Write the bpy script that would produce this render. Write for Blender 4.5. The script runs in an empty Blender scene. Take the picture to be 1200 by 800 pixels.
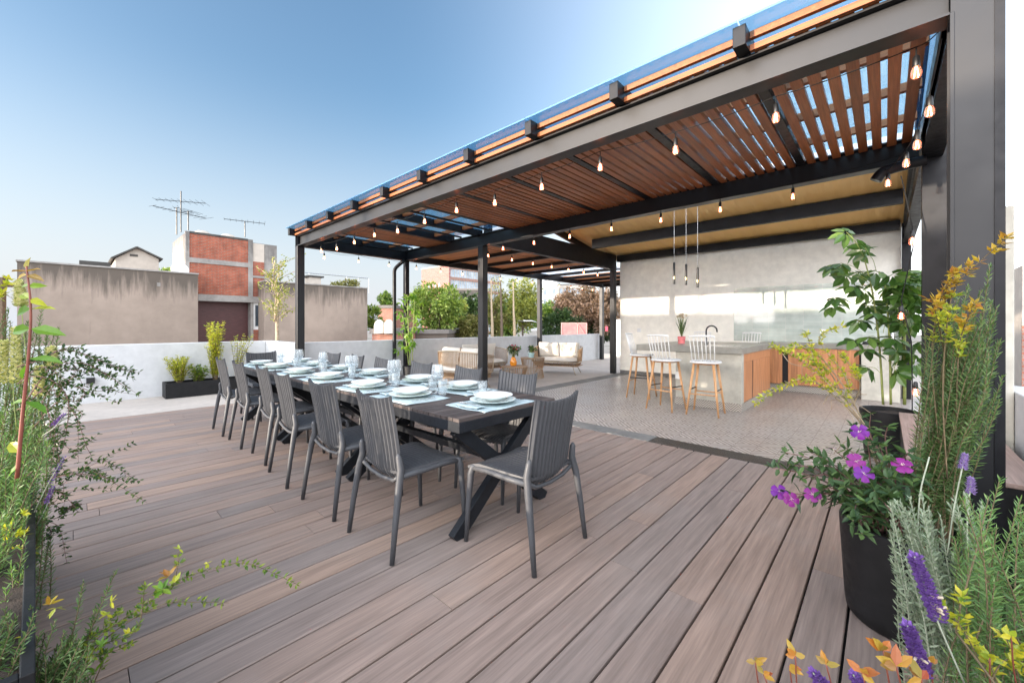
import bpy, math, random
from mathutils import Vector, Matrix, noise
from math import sin, cos, pi, radians as R
V = Vector
sc = bpy.context.scene
COL = sc.collection
rng = random.Random(11)

# ------------------------------------------------------------------ camera model (used to measure the place)
YAW = R(42.67); SA, CA = sin(YAW), cos(YAW); F = 474.0; CH = 1.3
def ray(px, py):
    l = px - 600
    return V((-SA*F + CA*l, CA*F + SA*l, 381.0 - py))
def on_z(px, py, z):
    r = ray(px, py); t = (z - CH)/r.z; return V((r.x*t, r.y*t, z))
def on_y(px, py, y):
    r = ray(px, py); t = y/r.y; return V((r.x*t, y, CH + r.z*t))
def on_x(px, py, x):
    r = ray(px, py); t = x/r.x; return V((x, r.y*t, CH + r.z*t))
def at_d(px, py, d):
    r = ray(px, py); t = d/F; return V((r.x*t, r.y*t, CH + r.z*t))

# ------------------------------------------------------------------ mesh builder
class MB:
    def __init__(s): s.v = []; s.f = []; s.m = []; s.mats = []
    def mi(s, m):
        if m is None: return 0
        if m not in s.mats: s.mats.append(m)
        return s.mats.index(m)
    def add(s, vs, fs, m=None):
        o = len(s.v); k = s.mi(m)
        s.v += [tuple(p) for p in vs]
        for f in fs: s.f.append([o+i for i in f]); s.m.append(k)
        return s
    def box(s, a, b, m=None, M=None):
        x0, y0, z0 = a; x1, y1, z1 = b
        if x0 > x1: x0, x1 = x1, x0
        if y0 > y1: y0, y1 = y1, y0
        if z0 > z1: z0, z1 = z1, z0
        vs = [V(p) for p in ((x0,y0,z0),(x1,y0,z0),(x1,y1,z0),(x0,y1,z0),(x0,y0,z1),(x1,y0,z1),(x1,y1,z1),(x0,y1,z1))]
        if M is not None: vs = [M @ p for p in vs]
        return s.add(vs, [(3,2,1,0),(4,5,6,7),(0,1,5,4),(1,2,6,5),(2,3,7,6),(3,0,4,7)], m)
    def bar(s, p, q, w, h, m=None, up=V((0,0,1))):
        p = V(p); q = V(q); d = (q-p).normalized()
        if abs(d.dot(up)) > .98: up = V((0,1,0))
        r = d.cross(up).normalized()*w/2; u = r.cross(d).normalized()*h/2
        vs = [p-r-u, p+r-u, p+r+u, p-r+u, q-r-u, q+r-u, q+r+u, q-r+u]
        return s.add(vs, [(0,1,2,3),(7,6,5,4),(0,4,5,1),(1,5,6,2),(2,6,7,3),(3,7,4,0)], m)
    def tube(s, pts, r, m=None, n=8, cap=True, sq=1.0):
        pts = [V(p) for p in pts]; N = len(pts)
        rs = r if isinstance(r, (list, tuple)) else [r]*N
        vs = []; prev = None
        for i, p in enumerate(pts):
            d = (pts[min(i+1, N-1)] - pts[max(i-1, 0)])
            if d.length < 1e-9: d = V((0,0,1))
            d.normalize()
            if prev is None:
                a = V((0,0,1)) if abs(d.z) < .9 else V((1,0,0))
                u = d.cross(a).normalized()
            else:
                u = (prev - d*prev.dot(d))
                u = u.normalized() if u.length > 1e-6 else d.orthogonal().normalized()
            prev = u; w = d.cross(u)
            for k in range(n):
                a = 2*pi*k/n
                vs.append(p + (u*cos(a) + w*sin(a)*sq)*rs[i])
        fs = []
        for i in range(N-1):
            for k in range(n):
                fs.append((i*n+k, i*n+(k+1) % n, (i+1)*n+(k+1) % n, (i+1)*n+k))
        if cap:
            fs.append(tuple(range(n-1, -1, -1))); fs.append(tuple((N-1)*n+k for k in range(n)))
        return s.add(vs, fs, m)
    def lathe(s, prof, c=(0,0,0), m=None, n=24, M=None):
        c = V(c); vs = []; fs = []
        for (r, z) in prof:
            for k in range(n):
                a = 2*pi*k/n; p = V((max(r, .00005)*cos(a), max(r, .00005)*sin(a), z))
                vs.append((M @ p if M is not None else p) + c)
        for i in range(len(prof)-1):
            for k in range(n):
                fs.append((i*n+k, i*n+(k+1) % n, (i+1)*n+(k+1) % n, (i+1)*n+k))
        return s.add(vs, fs, m)
    def prism(s, poly, z0, z1, m=None, M=None):
        n = len(poly)
        vs = [V((x, y, z0)) for x, y in poly] + [V((x, y, z1)) for x, y in poly]
        if M is not None: vs = [M @ p for p in vs]
        fs = [tuple(range(n-1, -1, -1)), tuple(range(n, 2*n))] + [(i, (i+1) % n, n+(i+1) % n, n+i) for i in range(n)]
        return s.add(vs, fs, m)
    def grid(s, fn, nu, nv, m=None, thick=0.0):
        P = [[V(fn(i/nu, j/nv)) for j in range(nv+1)] for i in range(nu+1)]
        vs = [p for row in P for p in row]
        w = nv+1
        fs = [(i*w+j, (i+1)*w+j, (i+1)*w+j+1, i*w+j+1) for i in range(nu) for j in range(nv)]
        if thick:
            N = []
            for i in range(nu+1):
                for j in range(nv+1):
                    a = P[min(i+1, nu)][j] - P[max(i-1, 0)][j]; b = P[i][min(j+1, nv)] - P[i][max(j-1, 0)]
                    N.append(a.cross(b).normalized())
            o = len(vs); vs = vs + [p - n*thick for p, n in zip(vs, N)]
            fs += [tuple(o+k for k in reversed(f)) for f in fs]
            for i in range(nu):
                fs.append((i*w, o+i*w, o+(i+1)*w, (i+1)*w)); fs.append((i*w+nv, (i+1)*w+nv, o+(i+1)*w+nv, o+i*w+nv))
            for j in range(nv):
                fs.append((j, j+1, o+j+1, o+j)); fs.append((nu*w+j, o+nu*w+j, o+nu*w+j+1, nu*w+j+1))
        return s.add(vs, fs, m)
    def build(s, name, mat=None, parent=None, smooth=False, bevel=0, loc=None):
        me = bpy.data.meshes.new(name)
        me.from_pydata(s.v, [], s.f)
        if s.mats:
            for m in s.mats: me.materials.append(m)
            me.polygons.foreach_set('material_index', s.m)
        elif mat: me.materials.append(mat)
        if smooth:
            me.polygons.foreach_set('use_smooth', [True]*len(me.polygons))
        me.update()
        if smooth == 'auto':
            me.set_sharp_from_angle(angle=R(38))
        o = bpy.data.objects.new(name, me); COL.objects.link(o)
        if parent: o.parent = parent
        if loc: o.location = loc
        if bevel:
            b = o.modifiers.new('Bevel', 'BEVEL'); b.width = bevel; b.segments = 2; b.limit_method = 'ANGLE'; b.angle_limit = R(50)
            b.harden_normals = False
        return o

def empty(name, loc=(0,0,0), rz=0.0):
    o = bpy.data.objects.new(name, None); COL.objects.link(o); o.location = loc; o.rotation_euler = (0,0,rz)
    o.empty_display_size = .1
    return o
def tag(o, label=None, cat=None, group=None, kind=None):
    if label: o['label'] = label
    if cat: o['category'] = cat
    if group: o['group'] = group
    if kind: o['kind'] = kind
    return o
def struct(o): o['kind'] = 'structure'; return o
KIDS = {}
def copy_tree(o, parent=None):
    c = o.copy(); COL.objects.link(c); c.parent = parent
    for ch in o.children[:]:
        if ch.name in COL.objects: copy_tree(ch, c)
    return c

# ------------------------------------------------------------------ materials
def lin(c):
    return tuple(c) + (1.0,)
class NT:
    def __init__(s, name):
        s.m = bpy.data.materials.new(name); s.m.use_nodes = True; s.t = s.m.node_tree; s.n = s.t.nodes; s.l = s.t.links
        s.b = s.n['Principled BSDF']; s.out = s.n['Material Output']; s._tc = None
    def N(s, t, **k):
        n = s.n.new(t)
        for a, v in k.items():
            if a.startswith('i_'): n.inputs[a[2:].replace('_', ' ')].default_value = v
            else: setattr(n, a, v)
        return n
    def L(s, a, b): s.l.new(a, b)
    def co(s, scale=(1,1,1), rnd=False, which='Object'):
        if s._tc is None: s._tc = s.N('ShaderNodeTexCoord')
        mp = s.N('ShaderNodeMapping'); mp.inputs['Scale'].default_value = scale
        s.L(s._tc.outputs[which], mp.inputs['Vector'])
        if rnd:
            g = s.N('ShaderNodeNewGeometry'); v = s.N('ShaderNodeCombineXYZ'); mm = s.N('ShaderNodeMath', operation='MULTIPLY'); mm.inputs[1].default_value = 37.0
            s.L(g.outputs['Random Per Island'], mm.inputs[0]); s.L(mm.outputs[0], v.inputs[0]); s.L(mm.outputs[0], v.inputs[1]); s.L(mm.outputs[0], v.inputs[2])
            s.L(v.outputs[0], mp.inputs['Location'])
        return mp.outputs[0]
    def noise(s, vec, scale, detail=4, rough=.55):
        n = s.N('ShaderNodeTexNoise'); n.inputs['Scale'].default_value = scale; n.inputs['Detail'].default_value = detail; n.inputs['Roughness'].default_value = rough
        s.L(vec, n.inputs['Vector']); return n.outputs['Fac']
    def ramp(s, fac, stops):
        r = s.N('ShaderNodeValToRGB'); e = r.color_ramp.elements
        while len(e) < len(stops): e.new(.5)
        for k, (p, c) in enumerate(stops):
            e[k].position = p; e[k].color = lin(c) if not isinstance(c, (int, float)) else (c, c, c, 1)
        s.L(fac, r.inputs['Fac']); return r.outputs['Color']
    def mix(s, fac, a, b, mode='MIX'):
        n = s.N('ShaderNodeMix', data_type='RGBA', blend_type=mode)
        for sock, v in ((n.inputs[0], fac), (n.inputs[6], a), (n.inputs[7], b)):
            if hasattr(v, 'is_output'): s.L(v, sock)
            elif isinstance(v, (int, float)): sock.default_value = v
            else: sock.default_value = lin(v)
        return n.outputs[2]
    def bump(s, h, strength=.3, dist=.01):
        n = s.N('ShaderNodeBump'); n.inputs['Strength'].default_value = strength; n.inputs['Distance'].default_value = dist
        s.L(h, n.inputs['Height']); s.L(n.outputs[0], s.b.inputs['Normal']); return n
    def color(s, c):
        if hasattr(c, 'is_output'): s.L(c, s.b.inputs['Base Color'])
        else: s.b.inputs['Base Color'].default_value = lin(c)
    def set(s, **k):
        for a, v in k.items():
            i = s.b.inputs[a.replace('_', ' ')]
            if hasattr(v, 'is_output'): s.L(v, i)
            else: i.default_value = v
        return s
def simple(name, c, rough=.5, var=.15, scale=8, metal=0.0, bump=0.0, spec=.5, coat=0.0, rvar=.1, stretch=(1,1,1)):
    t = NT(name); v = t.co(stretch)
    f = t.noise(v, scale, 5)
    lo = tuple(x*(1-var) for x in c); hi = tuple(min(1, x*(1+var)) for x in c)
    t.color(t.ramp(f, [(.3, lo), (.7, hi)]))
    rr = t.N('ShaderNodeMapRange'); rr.inputs['From Min'].default_value = .3; rr.inputs['From Max'].default_value = .7
    rr.inputs['To Min'].default_value = max(0, rough-rvar); rr.inputs['To Max'].default_value = min(1, rough+rvar)
    t.L(t.noise(v, scale*2.3, 3), rr.inputs['Value']); t.L(rr.outputs[0], t.b.inputs['Roughness'])
    t.set(Metallic=metal, Specular_IOR_Level=spec, Coat_Weight=coat)
    if bump: t.bump(t.noise(v, scale*6, 4), bump, .004)
    return t.m

def wood(name, a, b, c, rough=.5, along=1, scale=1.0, spec=.4, bump=.15, wear=None, gc=1.0):
    """plank wood: grain stretched along axis 'along', each island its own tone"""
    t = NT(name); st = [14*scale]*3; st[along] = .9*scale
    v = t.co(tuple(st), rnd=True)
    g = t.N('ShaderNodeNewGeometry').outputs['Random Per Island']
    f1 = t.noise(v, 2.2, 6, .6)
    st2 = [60*scale]*3; st2[along] = 1.6*scale
    f2 = t.noise(t.co(tuple(st2), rnd=True), 2.0, 3, .5)
    base = t.ramp(g, [(0, a), (.5, b), (1, c)])
    k1 = t.ramp(f1, [(.3, 1-.28*gc), (.7, 1+.22*gc)])
    k2 = t.ramp(f2, [(.3, 1-.16*gc), (.7, 1+.14*gc)])
    col = t.mix(1.0, t.mix(1.0, base, k1, 'MULTIPLY'), k2, 'MULTIPLY')
    if wear:
        w = t.noise(t.co((1,1,1)), 1.3, 6, .6)
        col = t.mix(t.ramp(w, [(.5, 0.0), (.75, .5)]), col, wear)
    t.color(col); t.set(Roughness=rough, Specular_IOR_Level=spec)
    if bump: t.bump(f2, bump, .003)
    return t.m

def plaster(name, c, stain=.25, scale=1.2, rough=.85, bump=.15, fine=40, streak=0.0, streakcol=None, ztop=None, zh=1.0):
    t = NT(name); v = t.co()
    f = t.noise(v, scale, 7, .6); f2 = t.noise(v, scale*7, 5, .6)
    lo = tuple(x*(1-stain) for x in c); hi = tuple(min(1, x*(1+stain*.35)) for x in c)
    col = t.ramp(f, [(.3, lo), (.62, hi)])
    col = t.mix(1.0, col, t.ramp(f2, [(.3, .9), (.7, 1.06)]), 'MULTIPLY')
    if streak:
        sv = t.noise(t.co((1.6, 1.6, .16)), 3.2, 6, .65)
        sep = t.N('ShaderNodeSeparateXYZ'); t.L(t._tc.outputs['Object'], sep.inputs[0])
        mr = t.N('ShaderNodeMapRange'); mr.inputs['From Min'].default_value = ztop - zh; mr.inputs['From Max'].default_value = ztop
        t.L(sep.outputs['Z'], mr.inputs['Value'])
        ad = t.N('ShaderNodeMath', operation='MULTIPLY_ADD'); t.L(sv, ad.inputs[0]); ad.inputs[1].default_value = 1.9; 
        sb = t.N('ShaderNodeMath', operation='SUBTRACT'); t.L(mr.outputs[0], sb.inputs[0]); sb.inputs[1].default_value = 1.02
        t.L(sb.outputs[0], ad.inputs[2])
        col = t.mix(t.ramp(ad.outputs[0], [(.2, 0.0), (.75, streak)]), col, streakcol or tuple(x*.25 for x in c))
    t.color(col); t.set(Roughness=rough, Specular_IOR_Level=.25)
    if bump: t.bump(t.noise(v, fine, 5), bump, .006)
    return t.m

def brick(name, c1, c2, mortar, bw=.25, bh=.07, plane='x', rough=.9, mort=.012, stain=None, ztop=0, offs=.5, bump=.6, spec=.3):
    t = NT(name); v = t.co()
    sep = t.N('ShaderNodeSeparateXYZ'); t.L(v, sep.inputs[0]); cmb = t.N('ShaderNodeCombineXYZ')
    t.L(sep.outputs['Y' if plane == 'x' else 'X'], cmb.inputs[0]); t.L(sep.outputs['Z'], cmb.inputs[1])
    b = t.N('ShaderNodeTexBrick'); b.offset = offs; b.inputs['Scale'].default_value = 1; b.inputs['Brick Width'].default_value = bw; b.inputs['Row Height'].default_value = bh
    b.inputs['Mortar Size'].default_value = mort; b.inputs['Color1'].default_value = lin(c1); b.inputs['Color2'].default_value = lin(c2); b.inputs['Mortar'].default_value = lin(mortar)
    b.inputs['Bias'].default_value = -.1
    t.L(cmb.outputs[0], b.inputs['Vector'])
    col = t.mix(1.0, b.outputs['Color'], t.ramp(t.noise(v, 3, 6), [(.3, .75), (.7, 1.15)]), 'MULTIPLY')
    if stain:
        sv = t.noise(t.co((1.2, 1.2, .25)), 3.0, 6, .65)
        col = t.mix(t.ramp(sv, [(.52, 0.0), (.72, .55)]), col, stain)
    t.color(col); t.set(Roughness=rough, Specular_IOR_Level=spec)
    iv = t.N('ShaderNodeMath', operation='SUBTRACT'); iv.inputs[0].default_value = 1; t.L(b.outputs['Fac'], iv.inputs[1])
    t.bump(iv.outputs[0], bump, .01)
    return t

def thin_glass(name, tint, refl=.9, rough=.0, ior=1.5, dens=0.0, dcol=(1,1,1)):
    m = bpy.data.materials.new(name); m.use_nodes = True; n = m.node_tree.nodes; l = m.node_tree.links; n.clear()
    out = n.new('ShaderNodeOutputMaterial'); tr = n.new('ShaderNodeBsdfTransparent'); tr.inputs[0].default_value = lin(tint)
    gl = n.new('ShaderNodeBsdfGlossy'); gl.inputs['Roughness'].default_value = rough
    fr = n.new('ShaderNodeFresnel'); fr.inputs['IOR'].default_value = ior
    ge = n.new('ShaderNodeNewGeometry'); iv = n.new('ShaderNodeMath'); iv.operation = 'SUBTRACT'; iv.inputs[0].default_value = 1; l.new(ge.outputs['Backfacing'], iv.inputs[1])
    i2 = n.new('ShaderNodeMath'); i2.operation = 'MULTIPLY'; i2.inputs[1].default_value = refl; l.new(iv.outputs[0], i2.inputs[0])
    ns = n.new('ShaderNodeMath'); ns.operation = 'MULTIPLY'; l.new(fr.outputs[0], ns.inputs[0]); l.new(i2.outputs[0], ns.inputs[1])
    mx = n.new('ShaderNodeMixShader'); l.new(ns.outputs[0], mx.inputs[0]); 
    l.new(gl.outputs[0], mx.inputs[2])
    if dens:
        df = n.new('ShaderNodeBsdfDiffuse'); df.inputs[0].default_value = lin(dcol); m2 = n.new('ShaderNodeMixShader'); m2.inputs[0].default_value = dens
        l.new(tr.outputs[0], m2.inputs[1]); l.new(df.outputs[0], m2.inputs[2]); l.new(m2.outputs[0], mx.inputs[1])
    else: l.new(tr.outputs[0], mx.inputs[1])
    l.new(mx.outputs[0], out.inputs[0])
    return m

def leafmat(name, cols, rough=.45, trans=.3, tcol=None, spec=.4):
    t = NT(name); g = t.N('ShaderNodeNewGeometry').outputs['Random Per Island']
    n = len(cols)
    col = t.ramp(g, [(i/(n-1) if n > 1 else 0, c) for i, c in enumerate(cols)])
    t.color(col); t.set(Roughness=rough, Specular_IOR_Level=spec)
    tr = t.N('ShaderNodeBsdfTranslucent'); k = t.mix(1.0, col, (1.5, 1.6, .7), 'MULTIPLY'); t.L(k, tr.inputs[0])
    mx = t.N('ShaderNodeMixShader'); mx.inputs[0].default_value = trans
    t.L(t.b.outputs[0], mx.inputs[1]); t.L(tr.outputs[0], mx.inputs[2]); t.L(mx.outputs[0], t.out.inputs['Surface'])
    return t.m
def opal(name, c, tr):
    t = NT(name); t.color(c); t.set(Roughness=.4); k = t.N('ShaderNodeBsdfTranslucent'); k.inputs[0].default_value = lin(c); m = t.N('ShaderNodeMixShader'); m.inputs[0].default_value = tr
    t.L(t.b.outputs[0], m.inputs[1]); t.L(k.outputs[0], m.inputs[2]); t.L(m.outputs[0], t.out.inputs['Surface']); return t.m
def emis(name, c, s):
    t = NT(name); t.color(c); t.b.inputs['Emission Color'].default_value = lin(c); t.b.inputs['Emission Strength'].default_value = s; return t.m

M = {}
M['deck'] = wood('deck_boards', (.215,.172,.152), (.256,.188,.156), (.305,.212,.162), rough=.6, along=1, scale=1.0, spec=.35, bump=.25, wear=(.26,.225,.205), gc=.85)
M['slat'] = wood('stained_slats', (.24,.08,.027), (.31,.105,.036), (.38,.13,.045), rough=.45, along=1, scale=1.3, spec=.4)
M['batten'] = wood('stained_battens', (.26,.075,.022), (.30,.09,.026), (.34,.105,.03), rough=.5, along=0, scale=1.3)
M['tabletop'] = wood('table_planks', (.05,.040,.038), (.065,.051,.048), (.085,.067,.062), rough=.5, along=1, scale=2.0)
M['slat_lit'] = wood('stained_slats_lit', (.46,.17,.055), (.52,.20,.065), (.58,.23,.08), rough=.5, along=0, scale=1.3)  # brighter copy of the slat stain, paints in a lit underside
M['beech'] = wood('beech_legs', (.5,.27,.12), (.55,.3,.14), (.6,.34,.16), rough=.45, along=2, scale=1.5, spec=.45, bump=.05)
M['cabinet'] = wood('cabinet_wood', (.44,.19,.085), (.50,.22,.10), (.56,.25,.115), rough=.4, along=2, scale=1.0, spec=.45, bump=.05)
M['bench_wood'] = wood('bench_wood', (.3,.21,.18), (.33,.23,.195), (.36,.26,.22), rough=.6, along=1, scale=1.0)
M['steel'] = simple('mill_scale_steel', (.011,.011,.013), .42, .18, 2, metal=.2, bump=.03, rvar=.06)
M['gap'] = simple('dark_gap', (.004,.004,.004), .9, .3, 6)
M['black'] = simple('black_paint', (.008,.008,.009), .45, .3, 6, rvar=.1)
M['blackmetal'] = simple('black_metal', (.010,.010,.012), .4, .3, 8, metal=.2, spec=.3)
M['tableframe'] = simple('table_frame_paint', (.012,.014,.018), .5, .2, 10, spec=.3)
M['chair'] = simple('grey_resin', (.062,.063,.068), .48, .08, 25, bump=.05, spec=.35)
M['pot'] = simple('pot_fibre', (.009,.009,.010), .55, .3, 10, bump=.1, spec=.3)
M['soil'] = simple('potting_soil', (.03,.02,.014), .95, .5, 30, bump=.6)
M['white_wall'] = plaster('white_plaster_wall', (.58,.585,.59), .08, .9)
M['kitchen_wall'] = plaster('polished_cement_plaster', (.88,.85,.77), .05, 1.1, rough=.5, bump=.05)
M['cement'] = plaster('grey_cement', (.46,.44,.38), .25, 2.2, rough=.6, bump=.1)
M['slab'] = plaster('slab_cement', (.26,.25,.22), .25, 2.5, rough=.4, bump=.05)
M['kerb'] = plaster('kerb_cement', (.19,.185,.175), .3, 3.0)
M['drain'] = simple('black_gravel_drain', (.02,.02,.019), .35, .7, 60, bump=.8)
M['terrace'] = plaster('terrace_screed', (.46,.41,.365), .12, 1.5, rough=.8)
M['neighbour_wall'] = plaster('weathered_render', (.305,.243,.20), .22, .35, streak=.8, streakcol=(.07,.06,.05), ztop=3.5, zh=1.5, fine=15)
M['concrete'] = plaster('raw_concrete', (.30,.28,.26), .35, 1.5, streak=.6, streakcol=(.08,.07,.065), ztop=5.6, zh=1.2)
M['redbrick'] = brick('red_brick', (.38,.095,.05), (.30,.075,.045), (.26,.16,.12), stain=(.08,.05,.045)).m
M['redbrick_y'] = brick('red_brick_side', (.40,.15,.10), (.34,.13,.09), (.30,.22,.18), plane='y').m
M['maroon'] = simple('maroon_shutter', (.07,.02,.02), .5, .3, 4, bump=.1, stretch=(1,1,8))
M['cream'] = plaster('cream_render', (.50,.44,.38), .12, .6)
M['roofdark'] = simple('dark_roof', (.05,.045,.04), .7, .4, 2)
M['white_paint'] = simple('white_paint', (.75,.75,.74), .35, .05, 10)
M['white_ceramic'] = simple('white_ceramic', (.80,.82,.82), .12, .02, 10, coat=.3, rvar=.03)
M['pale_ceramic'] = simple('pale_green_ceramic', (.62,.72,.70), .15, .03, 10, coat=.3, rvar=.03)
M['cushion'] = simple('cream_linen', (.66,.61,.54), .9, .06, 60, bump=.3)
M['wicker'] = simple('natural_wicker', (.33,.21,.12), .7, .3, 40, bump=.2)
M['canemetal'] = simple('champagne_metal', (.45,.36,.26), .4, .15, 10, metal=.5)
M['brass'] = simple('brass', (.6,.42,.18), .3, .1, 10, metal=.9)
M['orange_ceramic'] = simple('orange_ceramic', (.75,.26,.02), .2, .08, 10, coat=.4)
M['teal_ceramic'] = simple('teal_ceramic', (.38,.55,.56), .3, .08, 10)
M['pink_ceramic'] = simple('pink_ceramic', (.72,.2,.2), .3, .08, 10)
M['chrome'] = simple('brushed_steel', (.55,.55,.55), .25, .1, 20, metal=1.0)
M['sink'] = simple('sink_steel', (.6,.6,.6), .3, .1, 20, metal=.9)
M['bark'] = simple('bark', (.11,.08,.055), .9, .4, 20, bump=.5)
M['palebark'] = simple('pale_bark', (.36,.28,.19), .8, .3, 20, bump=.4)
M['greenstem'] = simple('green_stem', (.22,.26,.07), .6, .3, 20)
M['redstem'] = simple('red_stem', (.2,.055,.035), .5, .25, 14)
M['woodstem'] = simple('woody_stem', (.15,.11,.06), .8, .35, 30, bump=.4)
M['purplestem'] = simple('purple_stem', (.18,.09,.08), .7, .3, 20)
M['greystem'] = simple('grey_stem', (.33,.36,.27), .7, .2, 20)
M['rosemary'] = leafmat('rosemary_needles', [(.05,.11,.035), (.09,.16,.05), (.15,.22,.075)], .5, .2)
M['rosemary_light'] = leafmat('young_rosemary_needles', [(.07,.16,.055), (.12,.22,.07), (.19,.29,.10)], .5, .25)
M['lavleaf'] = leafmat('lavender_leaves', [(.16,.21,.14), (.22,.28,.19), (.28,.33,.24)], .7, .15)
M['abelia'] = leafmat('abelia_leaves', [(.05,.11,.02), (.11,.19,.03), (.24,.28,.03), (.06,.12,.025)], .35, .3)
M['golden'] = leafmat('golden_leaves', [(.50,.44,.03), (.26,.34,.04), (.58,.50,.05), (.12,.22,.03)], .35, .35)
M['orange_leaf'] = leafmat('orange_leaves', [(.42,.11,.03), (.44,.22,.04), (.42,.30,.05), (.34,.08,.04), (.30,.26,.06)], .35, .35)
M['amber_leaf'] = leafmat('amber_leaves', [(.42,.22,.03), (.45,.33,.03), (.30,.12,.03), (.32,.30,.04)], .35, .35)
M['ivy'] = leafmat('small_dark_leaves', [(.02,.055,.018), (.04,.085,.02), (.09,.14,.03)], .35, .25)
M['bigleaf'] = leafmat('schefflera_leaves', [(.035,.09,.018), (.06,.14,.028), (.12,.21,.045)], .3, .2, spec=.6)
M['brightleaf'] = leafmat('bright_leaves', [(.08,.19,.02), (.14,.27,.03), (.24,.36,.05)], .35, .4)
M['tibleaf'] = leafmat('tibouchina_leaves', [(.025,.06,.025), (.05,.10,.035), (.10,.17,.05)], .5, .2)
M['violet'] = leafmat('violet_petals', [(.12,.01,.24), (.15,.012,.27), (.2,.016,.26)], .5, .35)
M['magenta'] = leafmat('magenta_petals', [(.2,.014,.19), (.25,.02,.22)], .5, .35)
M['lilac'] = leafmat('lilac_florets', [(.27,.18,.45), (.35,.25,.52), (.2,.11,.4)], .8, .2)
M['salvia'] = leafmat('salvia_florets', [(.15,.07,.30), (.22,.11,.40), (.11,.05,.22)], .85, .15)
M['creamflower'] = leafmat('cream_florets', [(.62,.56,.30), (.66,.62,.42), (.38,.38,.14), (.22,.26,.08)], .7, .3)
M['stamen'] = leafmat('stamens', [(.7,.55,.62), (.75,.7,.6)], .6, .2)
M['redflower'] = leafmat('red_petals', [(.5,.02,.04), (.55,.05,.12)], .6, .2)
M['whiteflower'] = leafmat('pale_petals', [(.6,.45,.42), (.65,.6,.5)], .6, .3)
# ------------------------------------------------------------------ glass and emitters
M['roofglass'] = thin_glass('blue_roof_glass', (.62,.80,.90), 1.0, .02, 1.6, dens=.24, dcol=(.20,.50,.85))
M['tableglass'] = thin_glass('clear_drinking_glass', (.93,.95,.96), 2.6, .0, 1.5, dens=.11, dcol=(.85,.9,.92))
M['bulbglass'] = thin_glass('bulb_glass', (.95,.86,.80), 1.6, .0, 1.45, dens=.10, dcol=(.95,.70,.6))
M['filament'] = emis('glowing_filament', (1,.30,.14), 9)
M['lampglow'] = emis('wall_lamp_lens', (1,.55,.25), 18)
M['lens_off'] = simple('lamp_lens_off', (.3,.3,.28), .3, .1, 5)
M['opal'] = opal('opal_sheet', (.86,.90,.95), .8)
M['window_dark'] = simple('window_pane', (.05,.065,.08), .08, .3, 2)
M['window_light'] = simple('window_band', (.32,.37,.42), .25, .35, .8)
t = NT('wavy_ceiling_panel'); 
v = t.co(); f = t.noise(v, 1.2, 5)
t.color(t.ramp(f, [(.3, (.74,.45,.16)), (.7, (.84,.54,.21))])); t.set(Roughness=.5); M['ceiling'] = t.m
# embossed tile floor : diagonal ribs turned in alternate tiles
t = NT('embossed_tile_floor'); v = t.co()
TS = .2
sep = t.N('ShaderNodeSeparateXYZ'); t.L(v, sep.inputs[0])
def mth(op, a, b=None, c=None):
    n = t.N('ShaderNodeMath', operation=op)
    for i, q in enumerate((a, b, c)):
        if q is None: continue
        if hasattr(q, 'is_output'): t.L(q, n.inputs[i])
        else: n.inputs[i].default_value = q
    return n.outputs[0]
u = mth('DIVIDE', sep.outputs[0], TS); w = mth('DIVIDE', sep.outputs[1], TS)
fu = mth('FLOOR', u); fw = mth('FLOOR', w)
par = mth('FLOORED_MODULO', mth('ADD', fu, fw), 2.0)
sgn = mth('MULTIPLY_ADD', par, 2.0, -1.0)
dg = mth('ADD', mth('MULTIPLY', u, sgn), w)
rib = mth('FRACT', mth('MULTIPLY', dg, 3.0))
ribm = mth('LESS_THAN', mth('ABSOLUTE', mth('SUBTRACT', rib, .5)), .27)
eu = mth('ABSOLUTE', mth('SUBTRACT', mth('FRACT', u), .5)); ew = mth('ABSOLUTE', mth('SUBTRACT', mth('FRACT', w), .5))
edge = mth('GREATER_THAN', mth('MAXIMUM', eu, ew), .488)
gn = t.noise(v, 1.4, 6); gn2 = t.noise(v, 14, 4)
base = t.ramp(gn, [(.3, (.37,.325,.29)), (.7, (.45,.40,.36))])
base = t.mix(ribm, t.mix(1.0, base, (.45,.42,.40), 'MULTIPLY'), base)
base = t.mix(edge, base, (.14,.11,.095))
base = t.mix(1.0, base, t.ramp(gn2, [(.3, .85), (.7, 1.12)]), 'MULTIPLY')
t.color(base); t.set(Roughness=t.ramp(gn, [(.35, .33), (.65, .5)]), Specular_IOR_Level=.5)
t.bump(mth('SUBTRACT', ribm, edge), .35, .004); M['tiles'] = t.m
# patterned skirting (chevrons)
t = NT('patterned_skirting'); v = t.co(); sep = t.N('ShaderNodeSeparateXYZ'); t.L(v, sep.inputs[0])
xy = mth('ADD', sep.outputs[0], sep.outputs[1])
zz = mth('ABSOLUTE', mth('SUBTRACT', mth('FRACT', mth('DIVIDE', xy, .2)), .5))
st = mth('LESS_THAN', mth('FRACT', mth('MULTIPLY', mth('ADD', mth('MULTIPLY', zz, .2), sep.outputs[2]), 28.0)), .5)
t.color(t.mix(st, (.17,.15,.13), (.42,.38,.33))); t.set(Roughness=.5); M['skirting'] = t.m
# splashback tiles
t = brick('glazed_splashback', (.46,.52,.47), (.56,.61,.55), (.60,.60,.55), bw=.305, bh=.0765, plane='y', rough=.06, mort=.0035, offs=0.0, bump=.25, spec=.8)
wv = t.noise(t.co((1,1,1)), 5, 3)
t.set(Roughness=.07, Coat_Weight=.6); M['splash'] = t.m
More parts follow.
